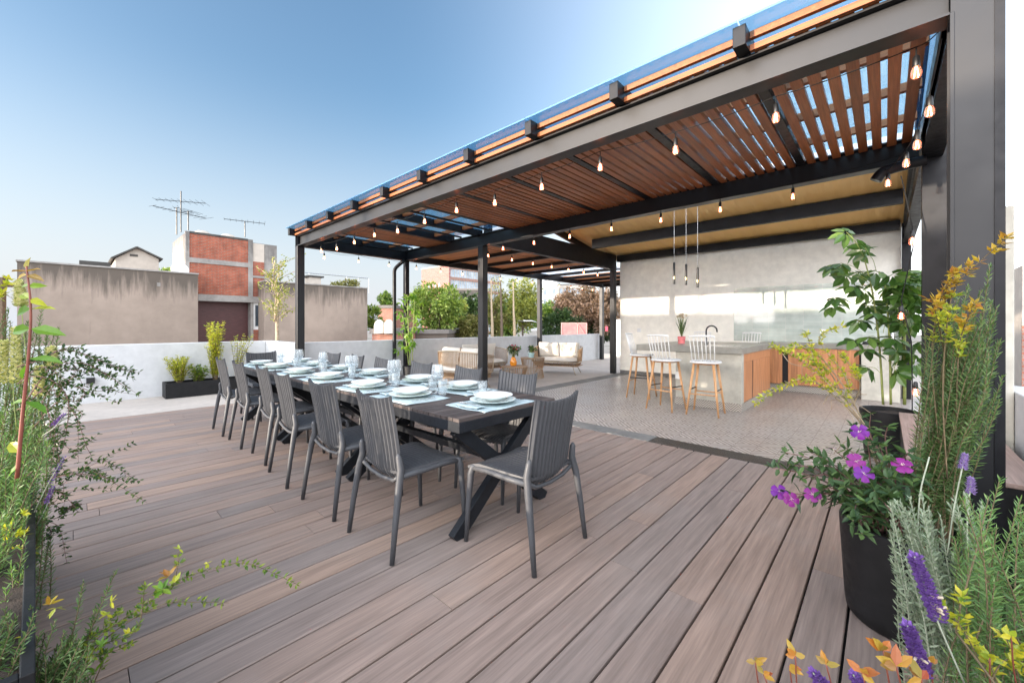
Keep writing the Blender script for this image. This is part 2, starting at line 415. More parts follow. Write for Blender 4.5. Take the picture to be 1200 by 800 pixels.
# placemat cloth
t = NT('pale_blue_cloth'); v = t.co(); t.color(t.ramp(t.noise(v, 30, 4), [(.3, (.36,.45,.475)), (.7, (.45,.54,.565))])); t.set(Roughness=.9, Specular_IOR_Level=.2)
wv = t.N('ShaderNodeTexChecker'); wv.inputs['Scale'].default_value = 300; t.L(v, wv.inputs['Vector']); t.bump(wv.outputs['Fac'], .15, .002); M['mat_cloth'] = t.m
t = NT('pink_mesh_panel'); v = t.co(); t.color(t.ramp(t.noise(v, 4, 4), [(.3, (.34,.12,.12)), (.7, (.42,.19,.18))])); t.set(Roughness=.7); M['pinkmesh'] = t.m
t = NT('ground_city'); v = t.co(); t.color(t.ramp(t.noise(v, .08, 6), [(.3, (.09,.10,.07)), (.5, (.2,.18,.16)), (.7, (.27,.24,.22))])); t.set(Roughness=.95); M['ground'] = t.m

# ------------------------------------------------------------------ the setting
PX = -7.95      # left line of pergola posts
RX = .30        # right line of pergola posts
YF, YM, YB = 2.84, 5.1, 10.09
struct(MB().box((-600,-600,-9.2),(600,600,-9.0)).build('ground', M['ground']))
# the roof slab of our own building carries all floors; its sides go down to the street
body = MB(); body.box((-14.5,-14,-9),(8,-6.01,-.062)); body.box((-9.95,-6,-9),(3.0,17.4,-.06)); bo = body.build('own_building_body', M['cream']); tag(bo, 'cream body of the building that carries the roof terrace', 'building')
# deck boards
mb = MB(); r2 = random.Random(4)
P = .1667; x = -.122 + .1667*4
ytop = 4.36
while x > -7.98:
    xa = max(x-P+.0050, -7.98); xb = x-.0050
    y = -2.6 - r2.random()*2.4
    while y < ytop:
        L = r2.choice([2.2, 2.9, 3.6, 2.4, 3.2])
        y2 = min(y+L, ytop)
        if y2 - y > .05:
            c = .0035; z1 = 0.0; z0 = -.03; ya = y+.0015; yb = y2-.0015
            if xb - xa > .02:
                prof = [(xa, z0), (xb, z0), (xb, z1-c), (xb-c, z1), (xa+c, z1), (xa, z1-c)]
                vs = [V((px, ya, pz)) for px, pz in prof] + [V((px, yb, pz)) for px, pz in prof]
                mb.add(vs, [(5,4,3,2,1,0), (6,7,8,9,10,11)] + [(i, (i+1) % 6, 6+(i+1) % 6, 6+i) for i in range(6)])
        y = y2
    x -= P
struct(mb.build('deck', M['deck']))
struct(MB().box((-7.98,-4.9,-.055),(.6,4.36,-.034)).build('deck_underlay', M['gap']))
struct(MB().box((-9.76,-6,-.055),(-7.985,2.8,-.003)).build('side_terrace', M['terrace']))
struct(MB().box((-8.12,4.62,-.055),(-5.32,15.4,-.002)).build('rear_terrace', M['terrace']))
struct(MB().box((-4.98,4.62,-.055),(1.6,10.09,.004)).build('kitchen_floor', M['tiles']))
mb = MB(); mb.box((-8.12,4.364,-.05),(-1.95,4.617,.006))
mb.box((-5.317,4.62,-.05),(-4.983,10.09,.006)); struct(mb.build('floor_kerb_strip', M['kerb'], bevel=.004))
struct(MB().box((-1.947,4.364,-.05),(.6,4.617,.001)).build('drain_strip', M['drain']))

# ------------------------------------------------------------------ parapet walls
def wall_thing(name, label, boxes, mat, cat='wall', bevel=.008):
    m = MB()
    for a, b in boxes: m.box(a, b)
    o = m.build(name, mat, bevel=bevel); return tag(o, label, cat)
WH = .965
wall_thing('parapet_wall', 'low white parapet wall at left edge of the deck behind the long black trough', [((-9.95,-6,-.05),(-9.76,2.797,WH))], M['white_wall'])
wall_thing('parapet_wall', 'short sunlit stretch of low white wall turning the corner behind the far end of the dining table', [((-9.95,2.80,-.05),(-8.123,2.98,WH))], M['white_wall'])
wall_thing('parapet_wall', 'long low grey white parapet wall behind the rattan lounge seats', [((-8.30,2.983,-.05),(-8.12,13.9,WH+.003))], M['white_wall'])
wall_thing('end_wall', 'white end wall with small red mark beyond the last pergola post', [((-8.9,16.2,-.05),(-6.2,16.45,1.55))], M['white_paint'])
o = wall_thing('garden_wall', 'tall pale wall beside the big steel post at right edge', [((.47,4.36,-.05),(.652,4.56,2.12))], M['cement'])
wall_thing('parapet_wall', 'low white parapet wall at right edge behind the tall rosemary', [((.655,-1.2,-.05),(.80,4.8,.845))], M['white_wall'])
# far right neighbour sliver
nb = empty('neighbour_house', (4.2, 14, -9)); tag(nb, 'sliver of pink and grey house beyond the right edge wall', 'house')
MB().box((-2.0,0,0),(4,6,11.6)).build('wall', M['cream'], nb); MB().box((-1.9,-.05,10.2),(3.6,-.003,11.0)).build('window', M['window_dark'], nb)
MB().box((-2.02,-.1,8.6),(4,-.06,10.3)).build('painted_band', M['redbrick_y'], nb)

# ------------------------------------------------------------------ pergola
pg = empty('pergola', (PX, YF, 0)); tag(pg, 'black steel pergola with stained wooden slats under blue glass', 'pergola')
def part(mbo, name, mat, parent=pg, **k):
    o = mbo.build(name, mat, None, **k); o.parent = parent
    o.matrix_parent_inverse = Matrix.Translation(-parent.location) if parent.rotation_euler.z == 0 else (Matrix.Translation(parent.location) @ Matrix.Rotation(parent.rotation_euler.z, 4, 'Z')).inverted()
    return o
HB = 2.75
def hbeam_x(x0, x1, y, z0, h, w=.13, tf=.012, tw=.01):
    m = MB(); m.box((x0,y-w/2,z0),(x1,y+w/2,z0+tf)); m.box((x0,y-w/2,z0+h-tf),(x1,y+w/2,z0+h)); m.box((x0,y-w/2+.045,z0+tf),(x1,y-w/2+.055,z0+h-tf))
    m.box((x0,y+w/2-.035,z0+tf),(x1,y+w/2-.025,z0+h-tf)); return m
def hbeam_y(y0, y1, x, z0, h, w=.13, tf=.012):
    m = MB(); m.box((x-w/2,y0,z0),(x+w/2,y1,z0+tf)); m.box((x-w/2,y0,z0+h-tf),(x+w/2,y1,z0+h)); m.box((x-w/2+.02,y0,z0+tf),(x-w/2+.03,y1,z0+h-tf)); m.box((x+w/2-.03,y0,z0+tf),(x+w/2-.02,y1,z0+h-tf)); return m
part(hbeam_x(PX+.07, RX-.077, YF, HB, .185), 'beam', M['steel'])
part(hbeam_x(PX+.07, RX-.077, YM, HB, .22), 'beam', M['steel'])
part(hbeam_y(YF-.065, 13.75, PX, HB, .20), 'beam', M['blackmetal'])
part(hbeam_y(YF+.07, YM-.07, RX, HB, .20), 'beam', M['blackmetal'])
part(hbeam_y(YM+.07, 10.0, RX, HB, .30), 'beam', M['blackmetal'])
part(MB().box((-5.48,YM+.068,2.80),(-5.36,10.0,3.2)), 'beam', M['blackmetal'])
part(hbeam_x(PX+.07, -5.30, 13.68, HB, .20), 'beam', M['blackmetal'])
def post(x, y, w, d, z1=HB-.002, mat='steel', cut=None):
    m = MB(); m.box((x-w/2,y-d/2,0),(x+w/2,y+d/2,z1)); return part(m, 'post', M[mat], bevel=.006)
post(PX, YF, .11, .13); post(PX, YM, .10, .10, mat='blackmetal'); post(-5.42, YM-.01, .13, .13)
post(PX, 9.9, .12, .12); post(PX, 13.68, .13, .13); post(-5.42, 9.93, .13, .13, z1=2.80)
# the near right post is a tall flanged column
m = MB(); x0, x1 = RX-.075, RX+.085; y0, y1 = YF-.075, YF+.085; tf = .012
m.box((x0,y0,0),(x1,y0+tf,3.14)); m.box((x0,y1-tf,0),(x1,y1,3.14)); m.box((x0+.012,y0+tf,0),(x0+.022,y1-tf,3.14)); m.box((x1-.022,y0+tf,0),(x1-.012,y1-tf,3.14))
part(m, 'post', M['steel'])
part(MB().box((x1-.028,y0-.006,0),(x1+.003,y0-.001,3.14)), 'edge_tone_strip', M['blackmetal'])  # dark strip painted in for the shaded side of the post
part(MB().box((x0-.003,y0-.006,0),(x0+.012,y0-.001,2.75)), 'edge_tone_strip', M['chrome'] if False else M['steel'], bevel=.002)  # bevelled strip added for the highlight along the left edge
m = MB(); m.box((RX-.06,YM-.06,0),(RX+.13,YM+.06,3.1)); part(m, 'post', M['blackmetal'])
post(RX-.02, 9.98, .12, .12, z1=3.1, mat='blackmetal')
# rafters, battens, slats and glass over the dining edge
ZR = HB + .188
rx = [-.63 - .815*k for k in range(10)]
for x in rx:
    part(MB().box((x-.035,YF-.19,ZR),(x+.035,YM+.05,ZR+.12)), 'rafter', M['blackmetal'], bevel=.004)
part(MB().box((RX-.07,YF-.19,ZR),(RX-.02,YM+.05,ZR+.12)), 'rafter', M['blackmetal'], bevel=.004)
edges = [RX-.07] + rx
solid = [True]*9; 
openbay = {6, 7, 9}
for i in range(10):
    xr = edges[i]-.037; xl = edges[i+1]+.037 
    if i > 0: xr = edges[i]-.037
    for k_, q in enumerate((((xl,YF-.10,ZR),(xr,YF-.07,ZR+.034)), ((xl,YF-.10,ZR+.075),(xr,YF-.07,ZR+.115))) + tuple(((xl,y,ZR+.045),(xr,y+.04,ZR+.105)) for y in (3.45, 4.05, 4.65))):
        part(MB().box(*q), 'batten', M['slat' if k_ == 1 else 'batten'])
    if i in openbay:
        part(MB().box(((xl+xr)/2-.02,YF+.07,ZR+.02),((xl+xr)/2+.02,YM-.1,ZR+.044)), 'purlin', M['blackmetal'])
        if i == 9:
            pass
        continue
    sl = MB(); n = 8; w = xr - xl; pitch = w/n
    for k in range(n):
        cx = xl + pitch*(k+.5); sl.box((cx-.032,YF-.06,ZR+.002),(cx+.032,YM+.02,ZR+.042))
    part(sl, 'slat_panel', M['slat'])
    if i > 3:
        pass
for i in range(10):
    xr = edges[i]; xl = edges[i+1]
    if i == 9: xl -= .06
    if i == 0: xr += .1
    m = MB(); m.box((xl+.004,YF-.22,ZR+.124),(xr-.004,YM+.05,ZR+.136)); part(m, 'glass_panel', M['roofglass'])
# rear lounge roof
ys = [YM+.2 + .95*k for k in range(10)]
for k in range(9):
    y = ys[k]; part(MB().box((PX+.067,y,HB+.05),(-5.49,y+.06,HB+.13)), 'rafter', M['blackmetal'])
    if k in (4, 5): 
        part(MB().box((PX+.07,y+.062,HB+.165),(-5.49,ys[k+1]-.002,HB+.175)), 'opal_panel', M['opal'])
        part(MB().box((PX+.07,y+.45,HB+.12),(-5.49,y+.48,HB+.16)), 'purlin', M['blackmetal'])
        continue
    m = MB(); n = 9
    for j in range(n):
        yy = y + .065 + (ys[k+1]-y-.065)*(j+.5)/n; m.box((PX+.067,yy-.042,HB+.13),(-5.49,yy+.042,HB+.16))
    part(m, 'slat_panel', M['slat_lit'])
# kitchen roof : sloping corrugated sheets on joists
kr = empty('kitchen_roof', (-5.4, YM, 3)); tag(kr, 'sloping ochre corrugated kitchen ceiling on black joists', 'roof')
SL = .176
zr = lambda y: 3.19 + SL*(9.95-y)
m = MB(); N = 118; xs = [-5.75 + i*(6.2/N) for i in range(N+1)]
vs = []; fs = []
for i, x in enumerate(xs):
    dz = .012 if (i//2) % 2 else 0
    for y in (6.95, 10.4): vs.append((x, y, zr(y)+dz))
for i in range(N): fs.append((2*i, 2*i+1, 2*i+3, 2*i+2))
off = len(vs); vs += [(x, y, z+.03) for x, y, z in vs]
fs += [tuple(off+k for k in reversed(f)) for f in fs]
m.add(vs, fs); part(m, 'ceiling_sheet', M['ceiling'], kr)
m = MB(); m.add([(-5.75,5.25,zr(5.25)+.01),(.45,5.25,zr(5.25)+.01),(.45,6.94,zr(6.94)+.01),(-5.75,6.94,zr(6.94)+.01)] + [(-5.75,5.25,zr(5.25)+.03),(.45,5.25,zr(5.25)+.03),(.45,6.94,zr(6.94)+.03),(-5.75,6.94,zr(6.94)+.03)], [(3,2,1,0),(4,5,6,7),(0,1,5,4),(1,2,6,5),(2,3,7,6),(3,0,4,7)]); part(m, 'light_fill_panel', M['opal'], kr)  # opal roof strip added out of sight to bring daylight into the kitchen
def joist(y, h=.2):
    z1 = zr(y)-.006
    part(MB().box((-5.30,y-.05,z1-h),(RX-.09,y+.05,z1)), 'joist', M['blackmetal'], kr)
joist(7.2); joist(8.7, .22)
part(MB().box((-5.30,9.90,2.995),(RX-.10,9.99,3.165)), 'joist', M['blackmetal'], kr)
part(MB().box((-5.30,5.22,2.985),(RX-.1,5.245,3.99)), 'light_fill_fascia', M['opal'], kr)  # opal sheet added out of sight to spread sunlight into the kitchen
m = MB(); 
for xx in (-5.66, RX-.03):
    m.add([(xx-.03,5.25,zr(5.25)-.16),(xx+.03,5.25,zr(5.25)-.16),(xx+.03,5.25,zr(5.25)-.01),(xx-.03,5.25,zr(5.25)-.01),(xx-.03,10.35,zr(10.35)-.16),(xx+.03,10.35,zr(10.35)-.16),(xx+.03,10.35,zr(10.35)-.01),(xx-.03,10.35,zr(10.35)-.01)],
      [(0,1,2,3),(7,6,5,4),(0,4,5,1),(1,5,6,2),(2,6,7,3),(3,7,4,0)])
    part(m, 'edge_beam', M['blackmetal'], kr); m = MB()
# pipes
def pipe_thing(label, pts, r=.045):
    o = MB().tube(pts, r, n=14).build('drainpipe', M['blackmetal'], smooth='auto'); return tag(o, label, 'pipe')
def bend(pts, rad=.08, n=5):
    out = [V(pts[0])]
    for i in range(1, len(pts)-1):
        a, b, c = V(pts[i-1]), V(pts[i]), V(pts[i+1]); p = b + (a-b).normalized()*rad; q = b + (c-b).normalized()*rad
        for k in range(n+1):
            s_ = k/n; out.append(p*(1-s_)**2 + b*2*s_*(1-s_) + q*s_*s_)
    out.append(V(pts[-1])); return out
pipe_thing('black drainpipe bending up beside the post near the left climbing plant', bend([(-8.05,4.86,0),(-8.05,4.86,2.55),(-7.98,4.94,2.66),(-7.86,5.0,2.74)], .07), .04)
pipe_thing('black downpipe with elbow under the beam by the right hand posts', bend([(-.06,4.9,2.60),(-.02,4.9,2.67),(.10,4.9,2.69),(.26,4.9,2.70)], .04), .045)

# ------------------------------------------------------------------ kitchen
kw = empty('kitchen_wall', (-5.3, YB, 0)); tag(kw, 'tall beige cement kitchen wall with glazed tile splashback', 'wall')
part(MB().box((-5.30,YB,0),(.22,YB+.2,3.15)), 'plaster', M['kitchen_wall'], kw)
part(MB().box((-2.50,YB-.010,.955),(.2,YB-.001,2.13)), 'splashback', M['splash'], kw)
part(MB().box((-5.29,YB-.012,.008),(-1.9,YB-.001,.09)), 'skirting', M['kerb'], kw)
for x in (-4.75, -.9):
    m = MB(); m.box((x-.05,YB-.022,1.12),(x+.05,YB-.012 if x > -2 else YB-.001,1.22)); o = part(m, 'socket_plate', M['white_paint'], kw, bevel=.004)
kc = empty('kitchen_counter', (-1.6, 9.45, 0)); tag(kc, 'long cement counter with orange wood doors under the splashback', 'counter')
part(MB().box((-1.9,9.42,.86),(.2,YB-.013,.955)), 'worktop', M['slab'], kc, bevel=.006)
part(MB().box((-1.88,9.5,.008),(.18,YB-.02,.14)), 'skirting', M['skirting'], kc)
part(MB().box((-.30,9.30,.008),(.19,9.418,.857)), 'pier', M['cement'], kc)
xd = -1.86
for k, w in enumerate((.38,.09,.38,.38,.30)):
    if w < .1: part(MB().box((xd,9.47,.15),(xd+w-.006,9.50,.857)), 'steel_panel', M['steel'], kc)
    else: part(MB().box((xd,9.455,.15),(xd+w-.006,9.48,.857)), 'door', M['cabinet'], kc, bevel=.003)
    xd += w
part(MB().box((-1.88,9.482,.145),(-.31,YB-.02,.856)), 'carcass', M['black'], kc)
hob = empty('gas_hob', (-.06, 9.75, .957)); tag(hob, 'black gas hob with bars on the counter behind the tall potted plant', 'hob')
MB().box((-.24,-.22,0),(.24,.22,.02)).build('body', M['black'], hob, bevel=.005)
m = MB()
for k in range(5): m.box((-.22+.1*k,-.2,.03),(-.2+.1*k,.2,.045))
for k in range(3): m.box((-.23,-.2+.19*k,.028),(.23,-.185+.19*k,.043))
m.build('grate', M['blackmetal'], hob)
bt = MB().lathe([(0,0),(.035,0),(.035,.18),(.014,.23),(.014,.29),(0,.29)], n=16).build('oil_bottle', M['chrome'], smooth='auto', loc=(.1,10.0,.957)); tag(bt, 'slim metal oil bottle on the counter behind the tall potted plant', 'bottle')
isl = empty('kitchen_island', (-1.55, 6.7, 0)); tag(isl, 'grey cement kitchen island with overhanging slab and wooden side', 'kitchen island')
part(MB().box((-3.2,6.68,.865),(-1.545,8.86,.966)), 'slab', M['slab'], isl, bevel=.006)
part(MB().box((-2.53,6.72,.13),(-1.62,8.8,.862)), 'body', M['cement'], isl)
part(MB().box((-2.54,6.705,.008),(-1.56,8.81,.128)), 'skirting', M['skirting'], isl)
part(MB().box((-1.62,6.72,.13),(-1.565,6.86,.862)), 'side_pillar', M['cement'], isl)
part(MB().box((-1.618,6.863,.735),(-1.572,8.8,.862)), 'rail', M['cabinet'], isl)
y = 6.865
for w in (.55,.06,.45,.45,.42):
    if w < .1: part(MB().box((-1.60,y,.13),(-1.575,y+w-.006,.733)), 'steel_panel', M['steel'], isl)
    else: part(MB().box((-1.598,y,.13),(-1.57,y+w-.006,.733)), 'door', M['cabinet'], isl, bevel=.003)
    y += w
part(MB().box((-2.533+.0,6.704,.42),(-2.45,6.719,.54)), 'socket_plate', M['white_paint'], isl, bevel=.003)
m = MB(); m.box((-2.15,7.0,.9665),(-1.72,7.42,.969)); part(m, 'sink_rim', M['sink'], isl)
m = MB(); m.box((-2.12,7.03,.9695),(-1.75,7.39,.9705)); part(m, 'sink_bowl', M['window_dark'], isl)
fa = empty('kitchen_tap', (-2.22, 7.25, .966)); tag(fa, 'black swan neck tap standing on the island slab', 'tap')
MB().tube([(0,0,0),(0,0,.24)] + [(.085-.085*cos(a), 0, .24+.085*sin(a)) for a in [pi*k/8 for k in range(1, 8)]] + [(.17,0,.22)], .012, n=10).build('spout', M['black'], fa, smooth='auto')
MB().tube([(0,0,.05),(0,-.03,.06),(.03,-.07,.10)], .007, n=8).build('handle', M['black'], fa, smooth='auto')
MB().lathe([(0,0),(.024,0),(.024,.03),(.012,.035)], n=16).build('base', M['black'], fa, smooth='auto')
# pendants
pr = random.Random(2)
for i, (px, top, bot, lab) in enumerate(((790,308,333,'leftmost'),(804,310,334,'middle'),(817.5,314,337,'rightmost'))):
    a = on_y(px, top, 7.3); b = on_y(px, bot, 7.3)
    pt = empty('pendant_lamp', (a.x, 7.3, b.z)); tag(pt, 'slim black tube pendant lamp over the island, %s of the three' % lab, 'lamp', 'pendant lamps over the island')
    h = a.z - b.z; zt = zr(7.3) - b.z
    MB().lathe([(0,0),(.02,0),(.02,.09),(0,.09)], n=16).build('tip', M['black'], pt, smooth='auto')
    MB().lathe([(.0,.0905),(.021,.0905),(.021,.135),(0,.135)], n=16).build('brass_ring', M['brass'], pt, smooth='auto')
    MB().lathe([(0,.1355),(.02,.1355),(.02,h),(.004,h+.015),(0,h+.015)], n=16).build('tube', M['black'], pt, smooth='auto')
    MB().tube([(0,0,h),(0,0,zt-.01)], .0035, n=6).build('cord', M['chrome'], pt)
    MB().lathe([(0,zt-.04),(.045,zt-.04),(.05,zt-.01),(0,zt-.01)], n=16).build('ceiling_rose', M['black'], pt, smooth='auto')
# ------------------------------------------------------------------ dining chairs
def make_chair():
    root = empty('dining_chair')
    # local: faces +y
    def back(u, v):      # u across, v up
        w = .195 + .012*v; x = (u-.5)*2*w
        rr = max(0.0, (.16 - v)/.16)
        z0 = .40 + .035*abs((u-.5)*2)**3 + .47*v
        z = z0 + (.0 if v > 0 else 0)
        y = -.175 - .075*v**1.3 + .022*(1-((u-.5)*2)**2)*-1 + .0
        y += .035*rr**2
        rib = .006*(1 if (u*26) % 2 < 1 else -1)
        return (x, y + rib, z + .008*(1-((u-.5)*2)**4)*(1 if v > .98 else 0))
    m = MB()
    NU = 52
    us = []
    def bf(u, v): return back(u, v)
    m.grid(lambda u, v: bf(u, v), NU, 14, thick=.012)
    m.build('backrest', M['chair'], root, smooth='auto')
    def seat(u, v):      # u across, v front(1)..rear(0)
        w = .205 + .03*v; x = (u-.5)*2*w
        y = -.19 + .44*v
        z = .455 - .018*(1-((u-.5)*2)**2) + .012*v - (.03*max(0, v-.85)/.15)
        rib = .0022*(1 if (u*30) % 2 < 1 else -1) if .04 < u < .96 else 0
        return (x, y, z + rib)
    m = MB(); m.grid(seat, 60, 10, thick=-.016)
    m.build('seat', M['chair'], root, smooth='auto')
    for s in (-1, 1):
        MB().tube([(s*.255,-.27,0),(s*.247,-.245,.2),(s*.236,-.215,.40),(s*.222,-.195,.49),(s*.216,-.205,.56),(s*.214,-.208,.578)], [.0135,.017,.021,.021,.017,.008], n=10).build('leg', M['chair'], root, smooth=True)
        MB().tube([(s*.245,.255,0),(s*.240,.243,.22),(s*.232,.228,.41),(s*.226,.215,.452),(s*.21,.19,.462)], [.0125,.016,.021,.021,.012], n=10).build('leg', M['chair'], root, smooth=True)
        MB().tube([(s*.228,.225,.445),(s*.225,.1,.452),(s*.222,-.06,.446),(s*.226,-.205,.45)], [.016,.016,.017,.018], n=8).build('side_rail', M['chair'], root, smooth=True)
    MB().tube([(-.2,-.20,.44),(-.13,-.185,.402),(0,-.185,.392),(.13,-.185,.402),(.2,-.20,.44)], .012, n=8).build('rear_rail', M['chair'], root, smooth=True)
    MB().tube([(-.225,.235,.44),(0,.245,.436),(.225,.235,.44)], .013, n=8).build('front_rail', M['chair'], root, smooth=True)
    return root
ch0 = make_chair(); first = [True]
def chair(x, y, rz, label):
    o = ch0 if first[0] else copy_tree(ch0); first[0] = False
    o.location = (x, y, 0.001); o.rotation_euler = (0,0,rz)
    tag(o, label, 'chair', 'grey resin chairs around the dining table'); return o
ords = ['nearest', 'second', 'third', 'fourth', 'fifth', 'farthest']
cr = random.Random(8)
CX = [-2.22,-2.95,-3.74,-4.46,-5.22,-5.94]
for i, x in enumerate(CX):
    nm = ['nearest grey ribbed chair on the camera side, beside the near head chair', 'second nearest grey ribbed chair on the camera side, its back dappled with leaf shadow',
          'third nearest grey ribbed chair on the camera side of the long table', 'fourth nearest grey ribbed chair on the camera side of the long table',
          'fifth nearest grey ribbed chair on the camera side of the long table', 'farthest grey ribbed chair on the camera side, standing nearest the black trough'][i]
    chair(x, 1.46 + cr.uniform(-.03,.03), R(cr.uniform(-5,4) + (-4 if i == 0 else 0)), nm)
for i, x in enumerate([-2.30,-2.96,-3.72,-4.5,-5.25,-5.95]):
    nm = ['kitchen side ribbed chair closest to the island and near table end', 'kitchen side ribbed chair second from the near end, before the middle post',
          'grey ribbed chair on the kitchen side, third from the near table end', 'grey ribbed chair on the kitchen side, fourth from the near table end', 'grey ribbed chair on the kitchen side, fifth from the near table end', 'grey ribbed chair on the kitchen side at the far table end'][i]
    chair(x, 2.37 + cr.uniform(-.04,.04), pi + R(cr.uniform(-6,6)), nm)
chair(-1.61, 1.86, pi/2 + R(2), 'dark ribbed chair at the near head of the table, seen from behind')
chair(-6.70, 1.93, -pi/2, 'dark ribbed chair at the far head of the table before the corner of the wall')

# ------------------------------------------------------------------ dining tables
TY0, TY1, TZ = 1.525, 2.46, .75
def make_table():
    root = empty('dining_table'); L = .775
    m = MB(); n = 26; p = 2*L/n
    for k in range(n): m.box((-L+p*k+.0025,-.467,TZ-.022),(-L+p*(k+1)-.0025,.467,TZ))
    m.build('tabletop', M['tabletop'], root, bevel=.002)
    m = MB(); z0, z1 = TZ-.085, TZ-.0225
    m.box((-L,-.467,z0),(L,-.427,z1)); m.box((-L,.427,z0),(L,.467,z1)); m.box((-L,-.4265,z0),(-L+.04,.4265,z1)); m.box((L-.04,-.4265,z0),(L,.4265,z1))
    m.box((-L+.05,-.03,z0+.01),(L-.05,.03,z1-.002))
    m.build('frame', M['tableframe'], root, bevel=.003)
    for s in (-1, 1):
        x = s*.655
        for k, (ya, yb) in enumerate(((-.43,.40),(.43,-.40))):
            xx = x + (k-.5)*.004
            MB().bar((xx + s*.03, ya, .0), (xx - s*.0, yb, z0), .085, .05, up=V((1,0,0))).build('leg', M['tableframe'], root, bevel=.003)
        MB().box((x-.035,-.40,z0-.02),(x+.035,.40,z0-.001)).build('crossbar', M['tableframe'], root)
    MB().box((-.63,-.03,.36),(.63,.03,.41)).build('stretcher', M['tableframe'], root, bevel=.003)
    return root
tb = make_table(); TC = [-2.60,-4.165,-5.73]
for i, x in enumerate(TC):
    o = tb if i == 0 else copy_tree(tb)
    o.location = (x, (TY0+TY1)/2, .001)
    tag(o, ['dark slatted dining table nearest the camera beside the near head chair', 'dark slatted dining table in the middle of the row of three', 'dark slatted dining table farthest away, by the white corner wall'][i], 'table', 'dining tables pushed end to end')

# ------------------------------------------------------------------ place settings
def lathe_obj(name, prof, mat, n=32): return MB().lathe(prof, n=n).build(name, mat, smooth='auto')
def mk_placemat():
    def g(u, v):
        x = (u-.5)*.52; y = (v-.5)*.38
        return (x + .004*sin(9*v), y + .005*sin(11*u), .004 + .003*noise.noise(V((x*9, y*9, 1.3))) + .003*sin(u*14+v*6)*abs(u-.5))
    return MB().grid(g, 20, 14, thick=.002).build('placemat', M['mat_cloth'], smooth=True)
def mk_plate(): return lathe_obj('dinner_plate', [(0,.006),(.06,.006),(.085,.004),(.105,.009),(.160,.024),(.162,.027),(.159,.028),(.09,.013),(.06,.010),(0,.010)], M['pale_ceramic'], 40)
def mk_bowl(): return lathe_obj('soup_plate', [(0,0),(.05,0),(.06,.002),(.095,.022),(.136,.037),(.138,.040),(.135,.041),(.09,.027),(.055,.010),(0,.008)], M['white_ceramic'], 40)
def mk_wine(): return lathe_obj('wine_glass', [(0,.001),(.034,.001),(.036,.003),(.01,.008),(.004,.02),(.0035,.085),(.008,.098),(.028,.112),(.041,.14),(.043,.165),(.037,.205),(.033,.232),(.0318,.232),(.0358,.205),(.0415,.165),(.0395,.14),(.026,.113),(0,.10)], M['tableglass'], 28)
def mk_tumbler(): return lathe_obj('tumbler', [(0,0),(.030,0),(.033,.012),(.038,.125),(.0365,.125),(.0315,.014),(0,.012)], M['tableglass'], 28)
def mk_fork():
    m = MB(); m.box((-.004,-.10,0),(.004,.03,.003)); m.box((-.011,.03,.0),(.011,.05,.003))
    for k in range(4): m.box((-.011+.006*k,.05,0),(-.0075+.006*k,.09,.003))
    return m.build('fork', M['chrome'], bevel=.001)
def mk_knife():
    m = MB(); m.prism([(-.005,-.11),(.005,-.11),(.005,.0),(.009,.01),(.009,.08),(.0,.11),(-.005,.09)], 0, .003); return m.build('knife', M['chrome'], bevel=.001)
def mk_napkin():
    def g(u, v): return ((u-.5)*.09 + .004*sin(8*v), (v-.5)*.2, .010 + .004*sin(u*pi) + .002*sin(13*v+u*3))
    return MB().grid(g, 8, 14, thick=.008).build('napkin', M['mat_cloth'], smooth=True)
protos = {'placemat': (mk_placemat, 'placemat', 'pale blue cloth placemat'), 'dinner_plate': (mk_plate, 'plate', 'pale dinner plate under soup plate'),
 'soup_plate': (mk_bowl, 'plate', 'white soup plate stacked on top'), 'wine_glass': (mk_wine, 'glass', 'tall stemmed wine glass'), 'tumbler': (mk_tumbler, 'glass', 'clear water tumbler'),
 'fork': (mk_fork, 'fork', 'steel fork'), 'knife': (mk_knife, 'knife', 'steel knife'), 'napkin': (mk_napkin, 'napkin', 'folded pale blue napkin')}
made = {}
ZT = TZ + .0015
def put(kind, x, y, z, rz, seat):
    fn, cat, lab = protos[kind]
    if kind not in made: o = made[kind] = fn()
    else: o = made[kind].copy(); COL.objects.link(o)
    o.location = (x, y, z); o.rotation_euler = (0,0,rz)
    tag(o, lab + ' ' + seat, cat, {'placemat':'placemats','dinner_plate':'dinner plates','soup_plate':'soup plates','wine_glass':'wine glasses','tumbler':'tumblers','fork':'forks','knife':'knives','napkin':'napkins'}[kind] + ' on the dining table')
    return o
sr = random.Random(5)
def setting(x, y, rz, seat, wine=True):
    c, s_ = cos(rz), sin(rz)
    def T(a, b): return x + a*c - b*s_, y + a*s_ + b*c
    j = R(sr.uniform(-3, 3)); rz2 = rz + j
    put('placemat', x, y, ZT, rz2, seat)
    p = T(sr.uniform(-.008,.008), sr.uniform(-.008,.008)); put('dinner_plate', p[0], p[1], ZT+.009, 0, seat); put('soup_plate', p[0]+.003, p[1], ZT+.026, 0, seat)
    p = T(-.205, -.01); put('napkin', p[0], p[1], ZT+.008, rz2, seat)
    p = T(-.205, 0); put('fork', p[0], p[1], ZT+.026, rz2, seat)
    p = T(.20, -.01); put('knife', p[0], p[1], ZT+.013, rz2, seat)
    a, b = sr.uniform(-.02,.02), sr.uniform(-.015,.015)
    p = T(.10+a, .215+b); put('tumbler', p[0], p[1], ZT+.001, 0, seat)
    if wine: p = T(.0+b, .235+a*.6); put('wine_glass', p[0], p[1], ZT+.001, 0, seat)
SX = [-2.66,-3.30,-4.14,-4.86,-5.65,-6.25]
on = ['first','second','third','fourth','fifth','sixth']
for i, x in enumerate(SX):
    setting(x, 1.735, 0, 'at %s place from near table end, camera side' % on[i], wine=True)
    setting(x+.02, 2.24, pi, 'at %s place from near table end, kitchen side' % on[i], wine=True)
